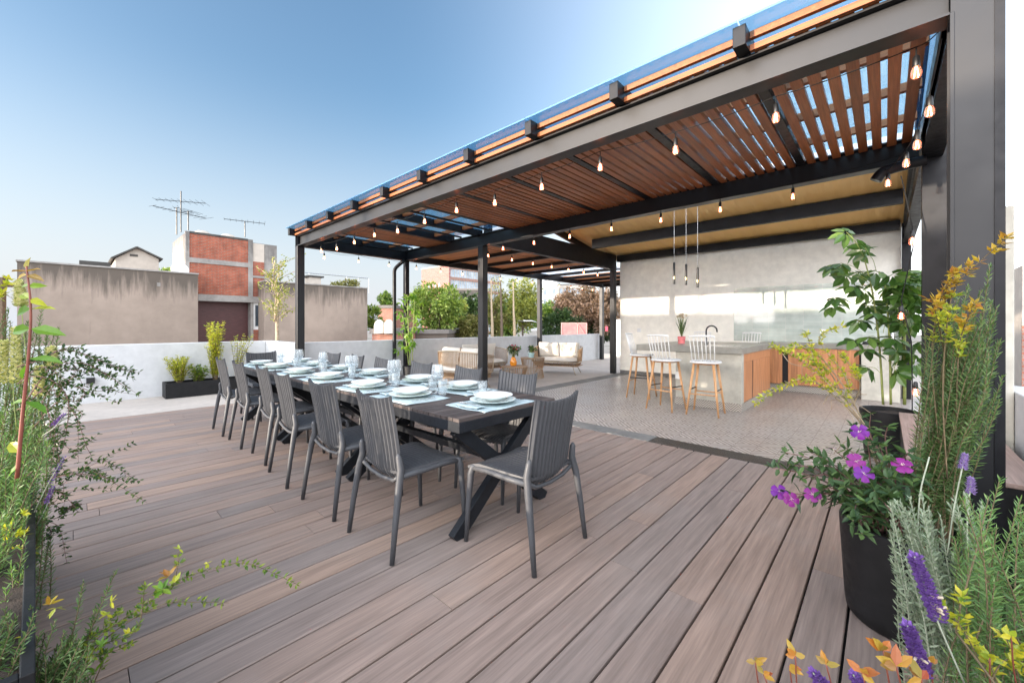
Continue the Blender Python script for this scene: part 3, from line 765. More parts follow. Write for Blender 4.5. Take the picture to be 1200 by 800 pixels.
setting(-2.03, 1.99, pi/2, 'at the near head of the table', wine=False)

# ------------------------------------------------------------------ bar stools
def make_stool():
    root = empty('bar_stool')     # faces +y
    SH = .76
    m = MB(); n = 28; prof = [(0,-.017),(.9,-.017),(1.0,-.008),(1.0,.006),(.94,.014),(.8,.010),(0,.004)]
    vs = []; fs = []
    for (r, z) in prof:
        for k in range(n):
            a = 2*pi*k/n; cx, cy = cos(a), sin(a)
            q = (abs(cx)**3.2 + abs(cy)**3.2)**(-1/3.2)
            vs.append((cx*q*.205*max(r,.001), cy*q*.195*max(r,.001), SH+z))
    for i in range(len(prof)-1):
        for k in range(n): fs.append((i*n+k, i*n+(k+1) % n, (i+1)*n+(k+1) % n, (i+1)*n+k))
    m.add(vs, fs); m.build('seat', M['white_paint'], root, smooth='auto')
    MB().box((-.13,-.12,SH-.04),(.13,.12,SH-.018)).build('seat_base', M['beech'], root, bevel=.004)
    fx = {}
    for sx in (-1, 1):
        for sy in (-1, 1):
            a = V((sx*.13, sy*.12, SH-.02)); b = V((sx*.215, sy*.205, 0)); fx[(sx,sy)] = (a, b)
            MB().tube([b, b.lerp(a,.5), a], [.012,.017,.019], n=10).build('leg', M['beech'], root, smooth=True)
    def at(k, z): a, b = fx[k]; return b.lerp(a, z/(SH-.02))
    for k1, k2, z in (((-1,-1),(1,-1),.30),((-1,1),(1,1),.30),((-1,-1),(-1,1),.36),((1,-1),(1,1),.36)):
        MB().tube([at(k1,z), at(k2,z)], .009, n=8).build('footrest', M['beech'] if z < .33 else M['black'], root, smooth=True)
    rail = []
    for k in range(9):
        u = -1 + 2*k/8; rail.append(V((u*.175, -.265 + .03*u*u, SH+.385 - .012*u*u)))
    m = MB(); m.tube(rail, .014, n=10, sq=1.0); m.build('top_rail', M['white_paint'], root, smooth=True)
    for k in range(7):
        u = -1 + 2*k/6; a = V((u*.15, -.155+.02*u*u, SH+.005)); b = V((u*.165, -.263+.028*u*u, SH+.382-.012*u*u))
        MB().tube([a, b], [.0075,.0065], n=8).build('spindle', M['white_paint'], root, smooth=True)
    return root
st = make_stool()
for i, (x, y, rz, lab) in enumerate(((-1.93,6.28,R(4),'white spindle back bar stool nearest the wooden side of the island'),
    (-2.50,6.24,R(-8),'white spindle back bar stool standing second at the island front, left of the nearest one'),
    (-3.24,6.98,-pi/2+R(8),'white spindle back bar stool at the overhanging left end of the slab'),
    (-2.92,9.12,pi+R(5),'white bar stool behind the island near the pink flowerpot'),
    (-2.02,9.14,pi-R(6),'white bar stool behind the island, right of the tap'))):
    o = st if i == 0 else copy_tree(st)
    o.location = (x, y, .005); o.rotation_euler = (0,0,rz); tag(o, lab, 'bar stool', 'bar stools around the island')

# ------------------------------------------------------------------ string lights
def bulb_at(parent, p, r=.0225, tilt=0):
    M_ = Matrix.Rotation(tilt, 3, 'Y')
    q = V(p)
    g = MB().lathe([(.012,-.055),(.016,-.062),(.0205,-.078),(r,-.095),(.021,-.110),(.012,-.119),(0,-.122)], c=q, n=16, M=M_).build('bulb', M['bulbglass'], parent, smooth=True)
    MB().lathe([(0,.0),(.008,0),(.014,-.008),(.016,-.05),(.014,-.058),(0,-.058)], c=q, n=12, M=M_).build('socket', M['black'], g, smooth='auto')
    m = MB()
    for k in range(4):
        a = k*pi/2+.4; m.tube([q + M_ @ V((.004*cos(a), .004*sin(a), -.06)), q + M_ @ V((.012*cos(a+.5), .012*sin(a+.5), -.112))], .0016, n=5)
    m.build('filament', M['filament'], g)
def string_light(label, pts, drop=.045, sag=.012, ends=None):
    root = empty('string_lights'); tag(root, label, 'string lights', 'string lights of clear bulbs on the pergola')
    ctrl = [V(p) for p in pts]; full = ([V(ends[0])] if ends else []) + ctrl + ([V(ends[1])] if ends else [])
    line = []
    for a, b in zip(full[:-1], full[1:]):
        for k in range(6):
            s_ = k/6; q = a.lerp(b, s_); q.z += -sag*4*s_*(1-s_) + .0; line.append(q)
    line.append(full[-1])
    m = MB(); m.tube([q + V((0,0,drop)) for q in line], .003, n=5)
    for p in ctrl: m.tube([p + V((0,0,drop)), p], .0035, n=5)
    m.build('cable', M['gap'], root)
    for p in ctrl: bulb_at(root, p)
HBL = 2.70
string_light('string of clear bulbs along the front beam of the pergola, nearest the camera', [(x, 2.97, HBL - .02*((i*7) % 3)) for i, x in enumerate([.12-.62*k for k in range(13)])], ends=[(.2,2.97,2.74),(-7.85,2.97,2.76)])
string_light('string of clear bulbs along the left side beam against the sky', [(-8.0, 3.3+.70*k, HBL) for k in range(15)], drop=.05, sag=.04)
string_light('string of clear bulbs along the middle beam before the kitchen ceiling', [(-4.8+.685*k, 4.98, HBL) for k in range(7)], ends=[(-5.35,4.98,2.75),(.15,4.95,2.76)])
string_light('string of clear bulbs along the side beam over the lounge', [(-5.6, 5.4+.67*k, HBL+.02) for k in range(7)], drop=.05)
string_light('string of clear bulbs dangling down the right hand posts', [(.19,3.35,2.62),(.16,3.85,2.60),(.12,4.3,2.62),(.02,4.72,2.60)], drop=.02, ends=[(.21,2.96,2.72),(.0,4.86,2.66)])
root = empty('string_lights'); tag(root, 'loose black flex of bulbs hanging down by the potted plant', 'string lights', 'string lights of clear bulbs on the pergola')
ps = [V((.10,4.70,2.55)), on_y(1069,265,4.7), on_y(1070,290,4.7), on_y(1056,352,4.7), on_y(1068,400,4.7), on_y(1069,440,4.7), on_y(1069,465,4.7), on_y(1069,480,4.7)]
MB().tube(ps, .0045, n=6).build('cable', M['gap'], root)
for px, py in ((1069,270),(1056,358),(1073,447)): bulb_at(root, on_y(px, py, 4.68))
# ------------------------------------------------------------------ wall lamps
def wall_lamp(p, nrm, label, lens='lampglow'):
    r = empty('wall_lamp', p, nrm); tag(r, label, 'wall lamp', 'square up and down wall lamps')
    MB().box((-.05,.001,-.05),(.05,.085,.05)).build('housing', M['black'], r, bevel=.004)
    MB().box((-.035,.02,.0505),(.035,.075,.052)).build('lens', M[lens], r)
    MB().box((-.035,.02,-.052),(.035,.075,-.0505)).build('lens', M[lens], r)
    MB().box((-.04,-.0,-.04),(.04,.0009,.04)).build('backplate', M['blackmetal'], r)
p = on_x(106, 445.5, -9.76); wall_lamp((-9.76, p.y, p.z), -pi/2, 'small square black lamp on the left white wall behind the trailing plant', 'lens_off')
p = on_x(521, 422, -8.12); wall_lamp((-8.12, p.y, p.z), -pi/2, 'small square black lamp glowing on the grey wall left of the rattan loveseat')

# ------------------------------------------------------------------ lounge furniture
def make_sofa(label, x, y, rz, W=1.25, n=2):
    r = empty('rattan_loveseat', (x, y, 0), rz); tag(r, label, 'loveseat', 'rattan loveseats in the lounge corner')
    D = .62; ZS = .34
    # plan outline of the back: U shape from front left round to front right
    def U(s_):
        L = D*.75; tot = 2*L + W
        d = s_*tot
        if d < L: return V((-W/2, D/2 - d, 0))
        if d < L+W:
            q = (d-L)/W; return V((-W/2 + q*W, D/2 - L - .12*sin(pi*q)**.7, 0))
        return V((W/2, D/2 - L + (d-L-W), 0))
    def top(s_): return .66 + .10*sin(pi*s_)
    line = [U(k/30) + V((0,0,top(k/30))) for k in range(31)]
    m = MB(); m.tube(line, .014, n=8)
    line2 = [U(k/30)*.96 + V((0,0,ZS-.02)) for k in range(31)]; m.tube(line2, .014, n=8); m.tube([line[0], line2[0]], .013); m.tube([line[-1], line2[-1]], .013)
    m.tube([line2[0], line2[-1]], .014)
    m.build('frame', M['canemetal'], r, smooth=True)
    m = MB(); N = 54
    for k in range(1, N):
        s_ = k/N; a = U(s_) + V((0,0,top(s_))); b = U(s_)*.96 + V((0,0,ZS-.02)); c = U(s_)*.86 + V((0,0,ZS-.12))
        m.tube([a, (a+b)/2, b, c], .0075, n=5)
    for k in range(24):
        xx = -W/2+.05 + (W-.1)*k/23; m.tube([V((xx,D/2-.02,ZS-.02)), V((xx*.95,D/2-.06,ZS-.12))], .0075, n=5)
    m.build('wicker_spindles', M['wicker'], r)
    MB().box((-W/2+.05,-D/2-.02,ZS-.13),(W/2-.05,D/2-.05,ZS-.11)).build('seat_deck', M['wicker'], r)
    def cush(a, b, name, rx=0):
        ca = (V(a)+V(b))/2; h = (V(b)-V(a))/2
        mm = MB(); n_ = 10
        for sgn in (1, -1):
            mm.grid(lambda u, v: ca + (Matrix.Rotation(rx, 3, 'X') @ V(((2*u-1)*h.x, (2*v-1)*h.y, sgn*h.z*(max(0,(1-(2*u-1)**6))*max(0,(1-(2*v-1)**6)))**.45))), n_, n_)
        return mm.build(name, M['cushion'], r, smooth=True)
    cush((-W/2+.03,-D/2+.0,ZS-.05),(W/2-.03,D/2-.01,ZS+.10), 'seat_cushion')
    for k in range(n):
        w = (W-.1)/n; xa = -W/2+.05+k*w
        cush((xa+.02,-D/2+.20-.20,ZS+.29-.07),(xa+w-.02,-D/2+.20+.20,ZS+.29+.07), 'back_cushion', R(78))
    for sx in (-1, 1):
        for sy in (-1, 1):
            MB().tube([(sx*(W/2-.18), sy*(D/2-.12), ZS-.12), (sx*(W/2-.08), sy*(D/2-.03), 0)], .011, n=8).build('leg', M['canemetal'], r, smooth=True)
make_sofa('rattan loveseat with two cream cushions facing the camera before the far end of the parapet', -6.55, 8.95, pi+R(18), 1.3)
make_sofa('rattan loveseat seen from behind between the glowing wall lamp and the middle post', -6.60, 5.62, R(6), 1.2)
make_sofa('rattan loveseat with cream cushions along the parapet, half hidden by the middle post', -7.55, 7.05, -pi/2, 1.3)
def coffee(label, x, y, h, rad):
    r = empty('wicker_side_table', (x, y, 0)); tag(r, label, 'side table', 'round wicker side tables')
    MB().lathe([(0,h-.02),(rad,h-.02),(rad+.006,h-.01),(rad,h),(0,h)], n=36).build('tabletop', M['wicker'], r, smooth='auto')
    m = MB()
    for k in range(40):
        a = 2*pi*k/40; m.tube([(rad*.97*cos(a),rad*.97*sin(a),h-.02),(rad*.8*cos(a),rad*.8*sin(a),h*.45),(rad*.92*cos(a),rad*.92*sin(a),.01)], .0065, n=5)
    m.build('wicker_sides', M['wicker'], r)
    m = MB()
    for z, q in ((.012,.92),(h*.45,.8)): m.tube([(rad*q*cos(2*pi*k/28),rad*q*sin(2*pi*k/28),z) for k in range(29)], .009, n=6, cap=False)
    m.build('ring', M['canemetal'], r)
coffee('low round wicker side table under the orange vase', -6.02, 6.62, .40, .29)
coffee('taller round wicker side table under the teal pot', -6.42, 7.72, .50, .30)

# ------------------------------------------------------------------ foliage helpers
UP = V((0,0,1))
def frame(d, nrm):
    d = d.normalized(); s_ = d.cross(nrm)
    if s_.length < 1e-4: s_ = d.orthogonal()
    s_.normalize(); return d, s_, s_.cross(d).normalized()
def leaf(m, base, d, nrm, L, W, mat=None, fold=.25, droop=.15):
    d, s_, n = frame(d, nrm)
    b = base; c1 = b + d*L*.35 - n*W*fold*.5; c2 = b + d*L*.72 - n*(W*fold*.4 + L*droop*.4); tip = b + d*L - n*L*droop
    l1 = b + d*L*.33 + s_*W*.5; r1 = b + d*L*.33 - s_*W*.5; l2 = b + d*L*.70 + s_*W*.38 - n*L*droop*.35; r2 = b + d*L*.70 - s_*W*.38 - n*L*droop*.35
    m.add([b, l1, c1, r1, l2, c2, r2, tip], [(0,2,1),(0,3,2),(1,2,5,4),(2,3,6,5),(4,5,7),(5,6,7)], mat)
def leaf2(m, base, d, nrm, L, W, mat=None):
    d, s_, n = frame(d, nrm); mid = base + d*L*.45
    m.add([base, mid + s_*W*.5, base + d*L - n*L*.1, mid - s_*W*.5, mid - n*W*.2], [(0,4,1),(1,4,2),(0,3,4),(3,2,4)], mat)
def needle(m, base, d, L, W, mat=None, rg=rng):
    d, s_, n = frame(d, V((rg.uniform(-1,1), rg.uniform(-1,1), rg.uniform(-1,1))))
    m.add([base - s_*W*.4, base + s_*W*.4, base + d*L*.6 + s_*W*.5, base + d*L, base + d*L*.6 - s_*W*.5], [(0,1,2,3,4)], mat)
def curve(pts, n=24):
    """Catmull-Rom through pts"""
    P = [V(p) for p in pts]; P = [P[0]*2-P[1]] + P + [P[-1]*2-P[-2]]; out = []
    segs = len(P)-3; per = max(2, n//segs)
    for i in range(segs):
        a, b, c, d = P[i:i+4]
        for k in range(per):
            t_ = k/per; out.append(.5*((2*b) + (c-a)*t_ + (2*a-5*b+4*c-d)*t_*t_ + (3*b-a-3*c+d)*t_**3))
    out.append(P[-2]); return out
def rv(rg, a=1): return V((rg.uniform(-a,a), rg.uniform(-a,a), rg.uniform(-a,a)))
def taper(n, a, b): return [a + (b-a)*i/(n-1) for i in range(n)]
def resamp(line, step):
    out = []; acc = 0; tot = sum((b-a).length for a, b in zip(line[:-1], line[1:])); d = 0; done = 0
    for a, b in zip(line[:-1], line[1:]):
        l = (b-a).length
        while d <= done + l:
            t_ = (d-done)/max(l, 1e-9); out.append((a.lerp(b, t_), (b-a).normalized(), d/tot)); d += step
        done += l
    return out
def needle_sprig(ms, ml, line, step=.004, L=.03, W=.003, ang=55, mat=None, start=.12, rg=rng, stemr=.003):
    ms.tube(line, taper(len(line), stemr, stemr*.4), n=5)
    k = 0
    for p, d, s_ in resamp(line, step):
        if s_ < start: continue
        a = k*2.4 + rg.uniform(-.4,.4); k += 1
        e = d.orthogonal().normalized(); e = Matrix.Rotation(a, 3, d) @ e
        th = R(ang*(1 - .55*s_**4) + rg.uniform(-12,12))
        needle(ml, p, d*cos(th) + e*sin(th), L*rg.uniform(.7,1.1)*(1-.45*s_**3), W, mat, rg)
def cluster_branch(ms, ml, line, step=.03, L=.022, W=.012, mats=None, start=.15, rg=rng, stemr=.0022, nl=4, big=False, matfn=None):
    ms.tube(line, taper(len(line), stemr, stemr*.35), n=5)
    fn = leaf if big else leaf2
    for p, d, s_ in resamp(line, step):
        if s_ < start or rg.random() < .12: continue
        p = p + rv(rg, L*.25)
        mt = matfn(s_) if matfn else None
        e0 = d.orthogonal().normalized(); a0 = rg.uniform(0, 6.28)
        side = Matrix.Rotation(a0, 3, d) @ e0
        c = p + side*L*.15
        for k in range(nl + rg.randint(-1,1)):
            e = Matrix.Rotation(a0 + k*2*pi/nl + rg.uniform(-.4,.4), 3, d) @ e0
            dd = (d*rg.uniform(.2,.9) + e + UP*.25).normalized()
            fn(ml, c, dd, (UP*.8 + rv(rg,.5)), L*rg.uniform(.6,1.2), W*rg.uniform(.8,1.2), mt)
class Plant:
    def __init__(s, name, loc, label, cat='plant', group=None):
        s.r = empty(name, loc); tag(s.r, label, cat, group); s.loc = V(loc); s.parts = {}
    def mb(s, name):
        if name not in s.parts: s.parts[name] = MB()
        return s.parts[name]
    def done(s, mats):
        for n, m in s.parts.items():
            n = n.split('|')[0]; o = m.build(n, mats[n], None, smooth=(n in ('stems','trunk'))); o.parent = s.r; o.matrix_parent_inverse = Matrix.Translation(-s.loc)
def arch(a, b, lift=.1, n=14, rg=rng, wob=.02):
    a = V(a); b = V(b); m1 = a.lerp(b, .35) + UP*lift + rv(rg, wob); m2 = a.lerp(b, .7) + UP*lift*.9 + rv(rg, wob)
    return curve([a, m1, m2, b], n)

# ------------------------------------------------------------------ planters and pots
def box_planter(label, x0, y0, x1, y1, h, mat='pot', t_=.025, rz=0):
    r = empty('planter_box', ((x0+x1)/2, (y0+y1)/2, 0), R(rz)); tag(r, label, 'planter')
    X, Y = (x1-x0)/2, (y1-y0)/2
    m = MB(); m.box((-X,-Y,.002),(X,-Y+t_,h)); m.box((-X,Y-t_,.002),(X,Y,h)); m.box((-X,-Y+t_,.002),(-X+t_,Y-t_,h)); m.box((X-t_,-Y+t_,.002),(X,Y-t_,h))
    m.build('box', M[mat], r, bevel=.003)
    def g(u, v): xx = (u-.5)*2*(X-t_-.001); yy = (v-.5)*2*(Y-t_-.001); return (xx, yy, h-.05 + .02*noise.noise(V((xx*9, yy*9, 2))))
    MB().grid(g, 30, 12).build('soil', M['soil'], r, smooth=True)
def round_pot(label, x, y, r0, r1, h):
    r = empty('plant_pot', (x, y, 0)); tag(r, label, 'plant pot')
    MB().lathe([(0,.002),(r0*.9,.002),(r0*.97,.02),(r0,.06),(r1,h-.02),(r1,h-.005),(r1-.006,h),(r1-.016,h-.004),(r1-.02,h-.05),(0,h-.055)], n=48).build('pot', M['pot'], r, smooth='auto')
    def g(u, v): a = u*2*pi; q = v*(r1-.022); return (q*cos(a), q*sin(a), h-.045 + .012*noise.noise(V((q*cos(a)*14, q*sin(a)*14, 5))))
    MB().grid(g, 36, 8).build('soil', M['soil'], r, smooth=True)
box_planter('long low black trough with leafy shrubs against the left white wall', -9.70, 1.10, -9.30, 2.42, .27)
box_planter('black planter box of herbs at the left edge close to the camera', -3.3, -1.4, -1.42, -.097, .50, rz=2.35)
box_planter('grey planter box of herbs at the bottom right close to the camera', .24, .1, .64, 1.50, .40)
round_pot('large round black pot with purple flowering shrub at right', .055, 2.46, .195, .215, .43)
round_pot('round black pot holding the tall umbrella plant by the right posts', .03, 5.44, .19, .225, .47)
round_pot('black pot holding the bright climbing plant beside the drainpipe', -7.55, 4.95, .14, .17, .42)
bw = empty('wooden_bench', (.34, 4.0, 0)); tag(bw, 'narrow ledge with pinkish timber boards between the right posts', 'bench')
m = MB()
for k in range(3): m.box((-.25+.165*k+.002,-.88,.50),(-.25+.165*(k+1)-.002,1.0,.525))
m.build('top_boards', M['bench_wood'], bw, bevel=.003); MB().box((-.24,-.87,.003),(.24,.99,.499)).build('base', M['pot'], bw)

# ---- umbrella plants
def palmate(ms, ml, base, tipdir, nrm, n=7, L=.12, W=.05, rg=rng, mat=None):
    d, s_, nn = frame(tipdir, nrm)
    for k in range(n):
        a = 2*pi*k/n + rg.uniform(-.15,.15); e = (s_*cos(a) + d*sin(a))
        dd = (e*1.0 - nn*rg.uniform(.25,.75)).normalized()
        leaf(ml, base + dd*.02, dd, nn, L*rg.uniform(.8,1.1), W*rg.uniform(.85,1.1), mat, fold=.3, droop=.2)
def umbrella_plant(label, stems, clusters, loc, mats, L=.12, W=.05, trunk='greenstem', n=7):
    pl = Plant('umbrella_plant', loc, label, 'potted plant')
    ms = pl.mb('stems'); ml = pl.mb('leaves'); rg = random.Random(len(clusters)*7)
    for s_, r_ in stems: c = curve(s_, 20); ms.tube(c, taper(len(c), r_, r_*.5), n=8)
    for (a, b) in clusters:
        a = V(a); b = V(b); mid = a.lerp(b, .5) + UP*.03
        c = curve([a, mid, b], 8); ms.tube(c, .0026, n=5)
        palmate(ms, ml, b, (b-a).normalized()*.5 + rv(rg,.3), UP + rv(rg,.45), n, L, W, rg)
    pl.done({'stems': M[trunk], 'leaves': M[mats]})
# right one : stems rise at y ~ 5.4, clusters read at the photo's directions
yb = 5.42
def Q(px, py, dy=0): return on_y(px, py, yb+dy)
st_ = [([Q(1035,474), Q(1030,400), Q(1022,340), Q(1012,300)], .010), ([Q(1044,474), Q(1042,390), Q(1036,330), Q(1030,318)], .010), ([Q(1060,474,.05), Q(1060,400,.05), Q(1062,340,.1), Q(1066,322,.1)], .013)]
trip = [((1012,300),(992,272)),((1014,305),(1015,292)),((1018,325),(985,308)),((1020,330),(975,312)),((1024,340),(1002,335)),((1026,345),(1013,340)),((1020,300),(1027,318)),((1034,335),(1045,322)),
 ((1026,360),(974,358)),((1028,365),(980,348)),((1036,345),(1060,335)),((1050,350),(1072,330)),((1060,360),(1075,352)),((1060,370),(1050,362)),((1055,345),(1062,320)),((1060,330),(1075,322)),
 ((1032,385),(1008,375)),((1035,390),(1040,372)),((1030,400),(1002,398)),((1032,402),(1018,394)),((1060,390),(1072,378)),((1060,400),(1048,395)),((1062,410),(1076,400)),((1060,420),(1048,430)),((1034,440),(1018,430)),
 ((1060,440),(1072,425)),((1020,300),(1005,284)),((1050,340),(1050,345)),((1062,350),(1068,345)),((1065,345),(1078,340)),((1040,380),(1055,378)),((1062,375),(1066,365)),((1062,385),(1060,350)),((1014,305),(1004,296)),((1020,325),(1008,318)),((1022,335),(992,322)),((1040,340),(1032,330)),((1034,350),(1042,336)),((1062,335),(1056,330)),((1064,345),(1070,342)),((1060,350),(1052,358)),((1064,360),(1066,378)),((1036,375),(1026,366)),((1030,395),(1016,408)),((1062,400),(1068,412)),((1044,395),(1052,410)),((1028,350),(1018,356)),((1062,322),(1070,318)),((1040,420),(1050,436))]
r9 = random.Random(3)
umbrella_plant('tall umbrella plant with glossy palmate leaves in a black pot by the right posts', st_, [(Q(*a, r9.uniform(-.05,.05)), Q(*b, r9.uniform(-.16,.16))) for a, b in trip], (.03,5.44,.42), 'bigleaf', L=.15, W=.078, n=7)
yb = 4.95
def Q(px, py, dy=0): return on_y(px, py, yb+dy)
st_ = [([Q(481,428), Q(479,395), Q(478,365), Q(477,345)], .012), ([Q(479,428), Q(476,400), Q(472,370)], .010), ([Q(483,428), Q(484,390), Q(486,350)], .010)]
cl_ = []
for k in range(34):
    px = 477 + r9.uniform(-8,14); py = 342 + k*2.1; cl_.append((Q(478,py+6), Q(px + r9.choice((-1,1))*r9.uniform(0,7), py + r9.uniform(-4,4), r9.uniform(-.15,.15))))
umbrella_plant('bright green leafy plant climbing beside the left drainpipe', st_, cl_, (-7.55,4.95,.37), 'brightleaf', L=.13, W=.055, n=6)

# ---- shrubs in the long trough
def loose_shrub(name, label, loc, h, spread, mat, nst, leafL, leafW, step=.03, stem='woodstem', cat='shrub', nl=4, rg=None, needles=False, lean=0):
    rg = rg or random.Random(int(loc[1]*1000)); pl = Plant(name, loc, label, cat); ms = pl.mb('stems'); ml = pl.mb('leaves')
    b = V(loc)
    for k in range(nst):
        a = rg.uniform(0, 6.28); q = spread*rg.uniform(.15,1); hh = h*rg.uniform(.55,1)
        e = b + V((cos(a)*q, sin(a)*q + lean, hh)); c = curve([b + V((cos(a)*.03, sin(a)*.03, 0)), b.lerp(e,.5) + V((0,0,hh*.12)) + rv(rg,.03), e], 12)
        if needles: needle_sprig(ms, ml, c, step, leafL, leafW, 50, None, .1, rg, .004)
        else: cluster_branch(ms, ml, c, step, leafL, leafW, start=.12, rg=rg, stemr=.005, nl=nl)
    pl.done({'stems': M[stem], 'leaves': M[mat]})
    return pl
loose_shrub('shrub', 'low bushy yellow green shrub at the left end of the black trough', (-9.5,1.32,.23), .52, .24, 'golden', 60, .04, .018, .03)
loose_shrub('shrub', 'tall upright yellow green shrub in the middle of the black trough', (-9.5,1.86,.23), 1.15, .16, 'golden', 44, .045, .018, .03)
loose_shrub('shrub', 'thin airy shrub with few leaves at the right end of the black trough', (-9.5,2.22,.23), .95, .22, 'golden', 16, .04, .018, .05, lean=.1)
loose_shrub('shrub', 'low dark leafy shrub between the taller ones in the black trough', (-9.45,1.58,.23), .33, .2, 'abelia', 24, .05, .03, .03)

# ---- purple flowering shrub in the big pot at right
def flower5(m, c, n, rad, mat=None, rg=rng, k=5):
    d, s_, nn = frame(n.orthogonal(), n)
    for i in range(k):
        a = 2*pi*i/k + rg.uniform(-.15,.15); e = (s_*cos(a) + d*sin(a)).normalized()
        dd = (e + nn*.12).normalized(); w = e.cross(nn).normalized()
        p0 = c; L = rad
        vs = [p0, p0 + dd*L*.45 + w*L*.33, p0 + dd*L*.9 + w*L*.40 - nn*L*.08, p0 + dd*L*1.02 - nn*L*.12, p0 + dd*L*.9 - w*L*.40 - nn*L*.08, p0 + dd*L*.45 - w*L*.33, p0 + dd*L*.6 + nn*L*.03]
        m.add(vs, [(0,1,6),(1,2,6),(2,3,6),(3,4,6),(4,5,6),(5,0,6)], mat)
rg = random.Random(21)
pl = Plant('flowering_shrub', (.05,2.46,.40), 'purple flowering shrub spilling over the large round black pot', 'shrub')
ms, ml = pl.mb('stems'), pl.mb('leaves')
def S(px, py, y): return on_y(px, py, y)
base = V((.02,2.44,.40))
targets = [(1008,506,2.25),(1002,541,2.15),(1012,556,2.1),(1057,547,2.1),(913,577,2.25),(926,585,2.2),(952,580,2.2),(975,525,2.3)]
extra = [(930,545,2.3),(920,530,2.35),(950,530,2.3),(965,545,2.25),(940,560,2.25),(985,520,2.35),(1000,500,2.35),(1030,520,2.3),(1040,560,2.1),(1025,575,2.05),(990,570,2.15),(1015,590,2.05),(1000,610,2.05),(1010,625,2.03),(1050,585,2.05),(1065,530,2.2),(1040,500,2.35),(1020,485,2.4),(975,560,2.2),(960,575,2.2),(1070,570,2.1),(1045,600,2.0),(905,548,2.35),(1035,540,2.2),(1060,600,2.05),(1080,560,2.15)]
for i, (px, py, y) in enumerate(targets + extra):
    e = S(px, py, y); c = arch(base + V((rg.uniform(-.08,.08), rg.uniform(-.08,.06), 0)), e, .06, 14, rg, .02)
    ms.tube(c, taper(len(c), .004, .0015), n=5)
    for p, d, s_ in resamp(c, .035):
        if s_ < .35: continue
        e0 = d.orthogonal().normalized(); a = rg.uniform(0,6.28)
        for q in (0, pi):
            ee = Matrix.Rotation(a+q, 3, d) @ e0; leaf(ml, p, (ee + d*.5 + UP*.1).normalized(), UP + rv(rg,.5), rg.uniform(.035,.075), rg.uniform(.014,.026), None, .3, .2)
    if i < 8:
        view = (V((0,0,CH)) - e).normalized(); nn = (view + rv(rg,.35) + UP*.2).normalized()
        fm = MB()
        if i == 7: flower5(fm, e, (UP+rv(rg,.2)).normalized(), .018, None, rg)
        else: flower5(fm, e + nn*.01, nn, .033 if i not in (4,) else .036, None, rg)
        fo = fm.build('flower', M['violet'] if i in (0,2,4) else M['magenta'], None); fo.parent = pl.r; fo.matrix_parent_inverse = Matrix.Translation(-pl.loc)
        mc = MB()
        for k in range(9): needle(mc, e + nn*.012, (nn + rv(rg,.9)).normalized(), .013, .0016, None, rg)
        mc.build('stamens', M['stamen'], fo)
    else:
        for k in range(5): leaf(ml, e, (rv(rg,1)+UP*.4).normalized(), UP + rv(rg,.4), rg.uniform(.03,.05), .02)
for k in range(90):      # low fill
    a = rg.uniform(0,6.28); q = rg.uniform(.03,.2); e = base + V((cos(a)*q, sin(a)*q, rg.uniform(0,.12)))
    c = [base + V((cos(a)*q*.5, sin(a)*q*.5, 0)), e]; ms.tube(c, .0015, n=4)
    for j in range(4): leaf(ml, e, (rv(rg,1)+UP*.5).normalized(), UP + rv(rg,.4), rg.uniform(.03,.06), .016)
pl.done({'stems': M['purplestem'], 'leaves': M['tibleaf'], 'petals': M['violet'], 'stamens': M['stamen']})

# golden arching branches of a second shrub rooted in the same pot
pl = Plant('golden_shrub', (-.02,2.5,.42), 'long arching twigs with small yellow green leaves rising left from the big black pot', 'shrub')
ms, ml = pl.mb('stems'), pl.mb('leaves')
b0 = V((.0,2.5,.40))
def path(pts, y0, y1): n = len(pts); return curve([on_y(px, py, y0+(y1-y0)*i/(n-1)) for i, (px, py) in enumerate(pts)], 30)
branches = [[(1040,560),(1015,500),(985,465),(950,430),(920,412),(903,405)], [(1035,560),(1012,498),(1000,470),(990,440),(975,420),(960,395),(992,380)], [(1012,498),(985,470),(950,445),(925,448),(900,462),(884,474)],
 [(1030,550),(1005,490),(985,460),(965,440),(955,425),(948,400),(945,392)],[(990,470),(975,440),(958,425),(935,415)],[(1010,490),(990,455),(968,425),(952,412),(935,405),(918,410)],
 [(1000,475),(1008,450),(998,430),(985,415)],[(1010,492),(975,462),(955,447),(945,446)]]
for br in branches: cluster_branch(ms, ml, path(br, 2.5, 2.2), .016, .024, .012, start=.45, rg=rg, stemr=.0035, nl=5)
for k in range(16):      # bare twigs
    br = branches[k % 3]; i = rg.randint(1,3); a = on_y(br[i][0], br[i][1], 2.4); e = a + rv(rg,.12) + V((0,0,-.04)); ms.tube(curve([a, a.lerp(e,.5)+rv(rg,.02), e], 6), .0013, n=4)
pl.done({'stems': M['palebark'], 'leaves': M['golden']})

# tall rosemary by the near right post
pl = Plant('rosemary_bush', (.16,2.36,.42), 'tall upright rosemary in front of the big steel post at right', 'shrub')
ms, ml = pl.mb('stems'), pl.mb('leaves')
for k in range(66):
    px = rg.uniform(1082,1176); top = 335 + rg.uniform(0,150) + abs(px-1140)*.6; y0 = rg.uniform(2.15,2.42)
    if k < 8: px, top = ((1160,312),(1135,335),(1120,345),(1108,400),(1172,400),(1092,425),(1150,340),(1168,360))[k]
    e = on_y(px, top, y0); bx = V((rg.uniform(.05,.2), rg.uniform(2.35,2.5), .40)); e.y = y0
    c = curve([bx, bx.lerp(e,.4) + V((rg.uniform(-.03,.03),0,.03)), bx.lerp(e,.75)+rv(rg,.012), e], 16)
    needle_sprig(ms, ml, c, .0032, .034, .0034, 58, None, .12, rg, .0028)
pl.done({'stems': M['woodstem'], 'leaves': M['rosemary']})
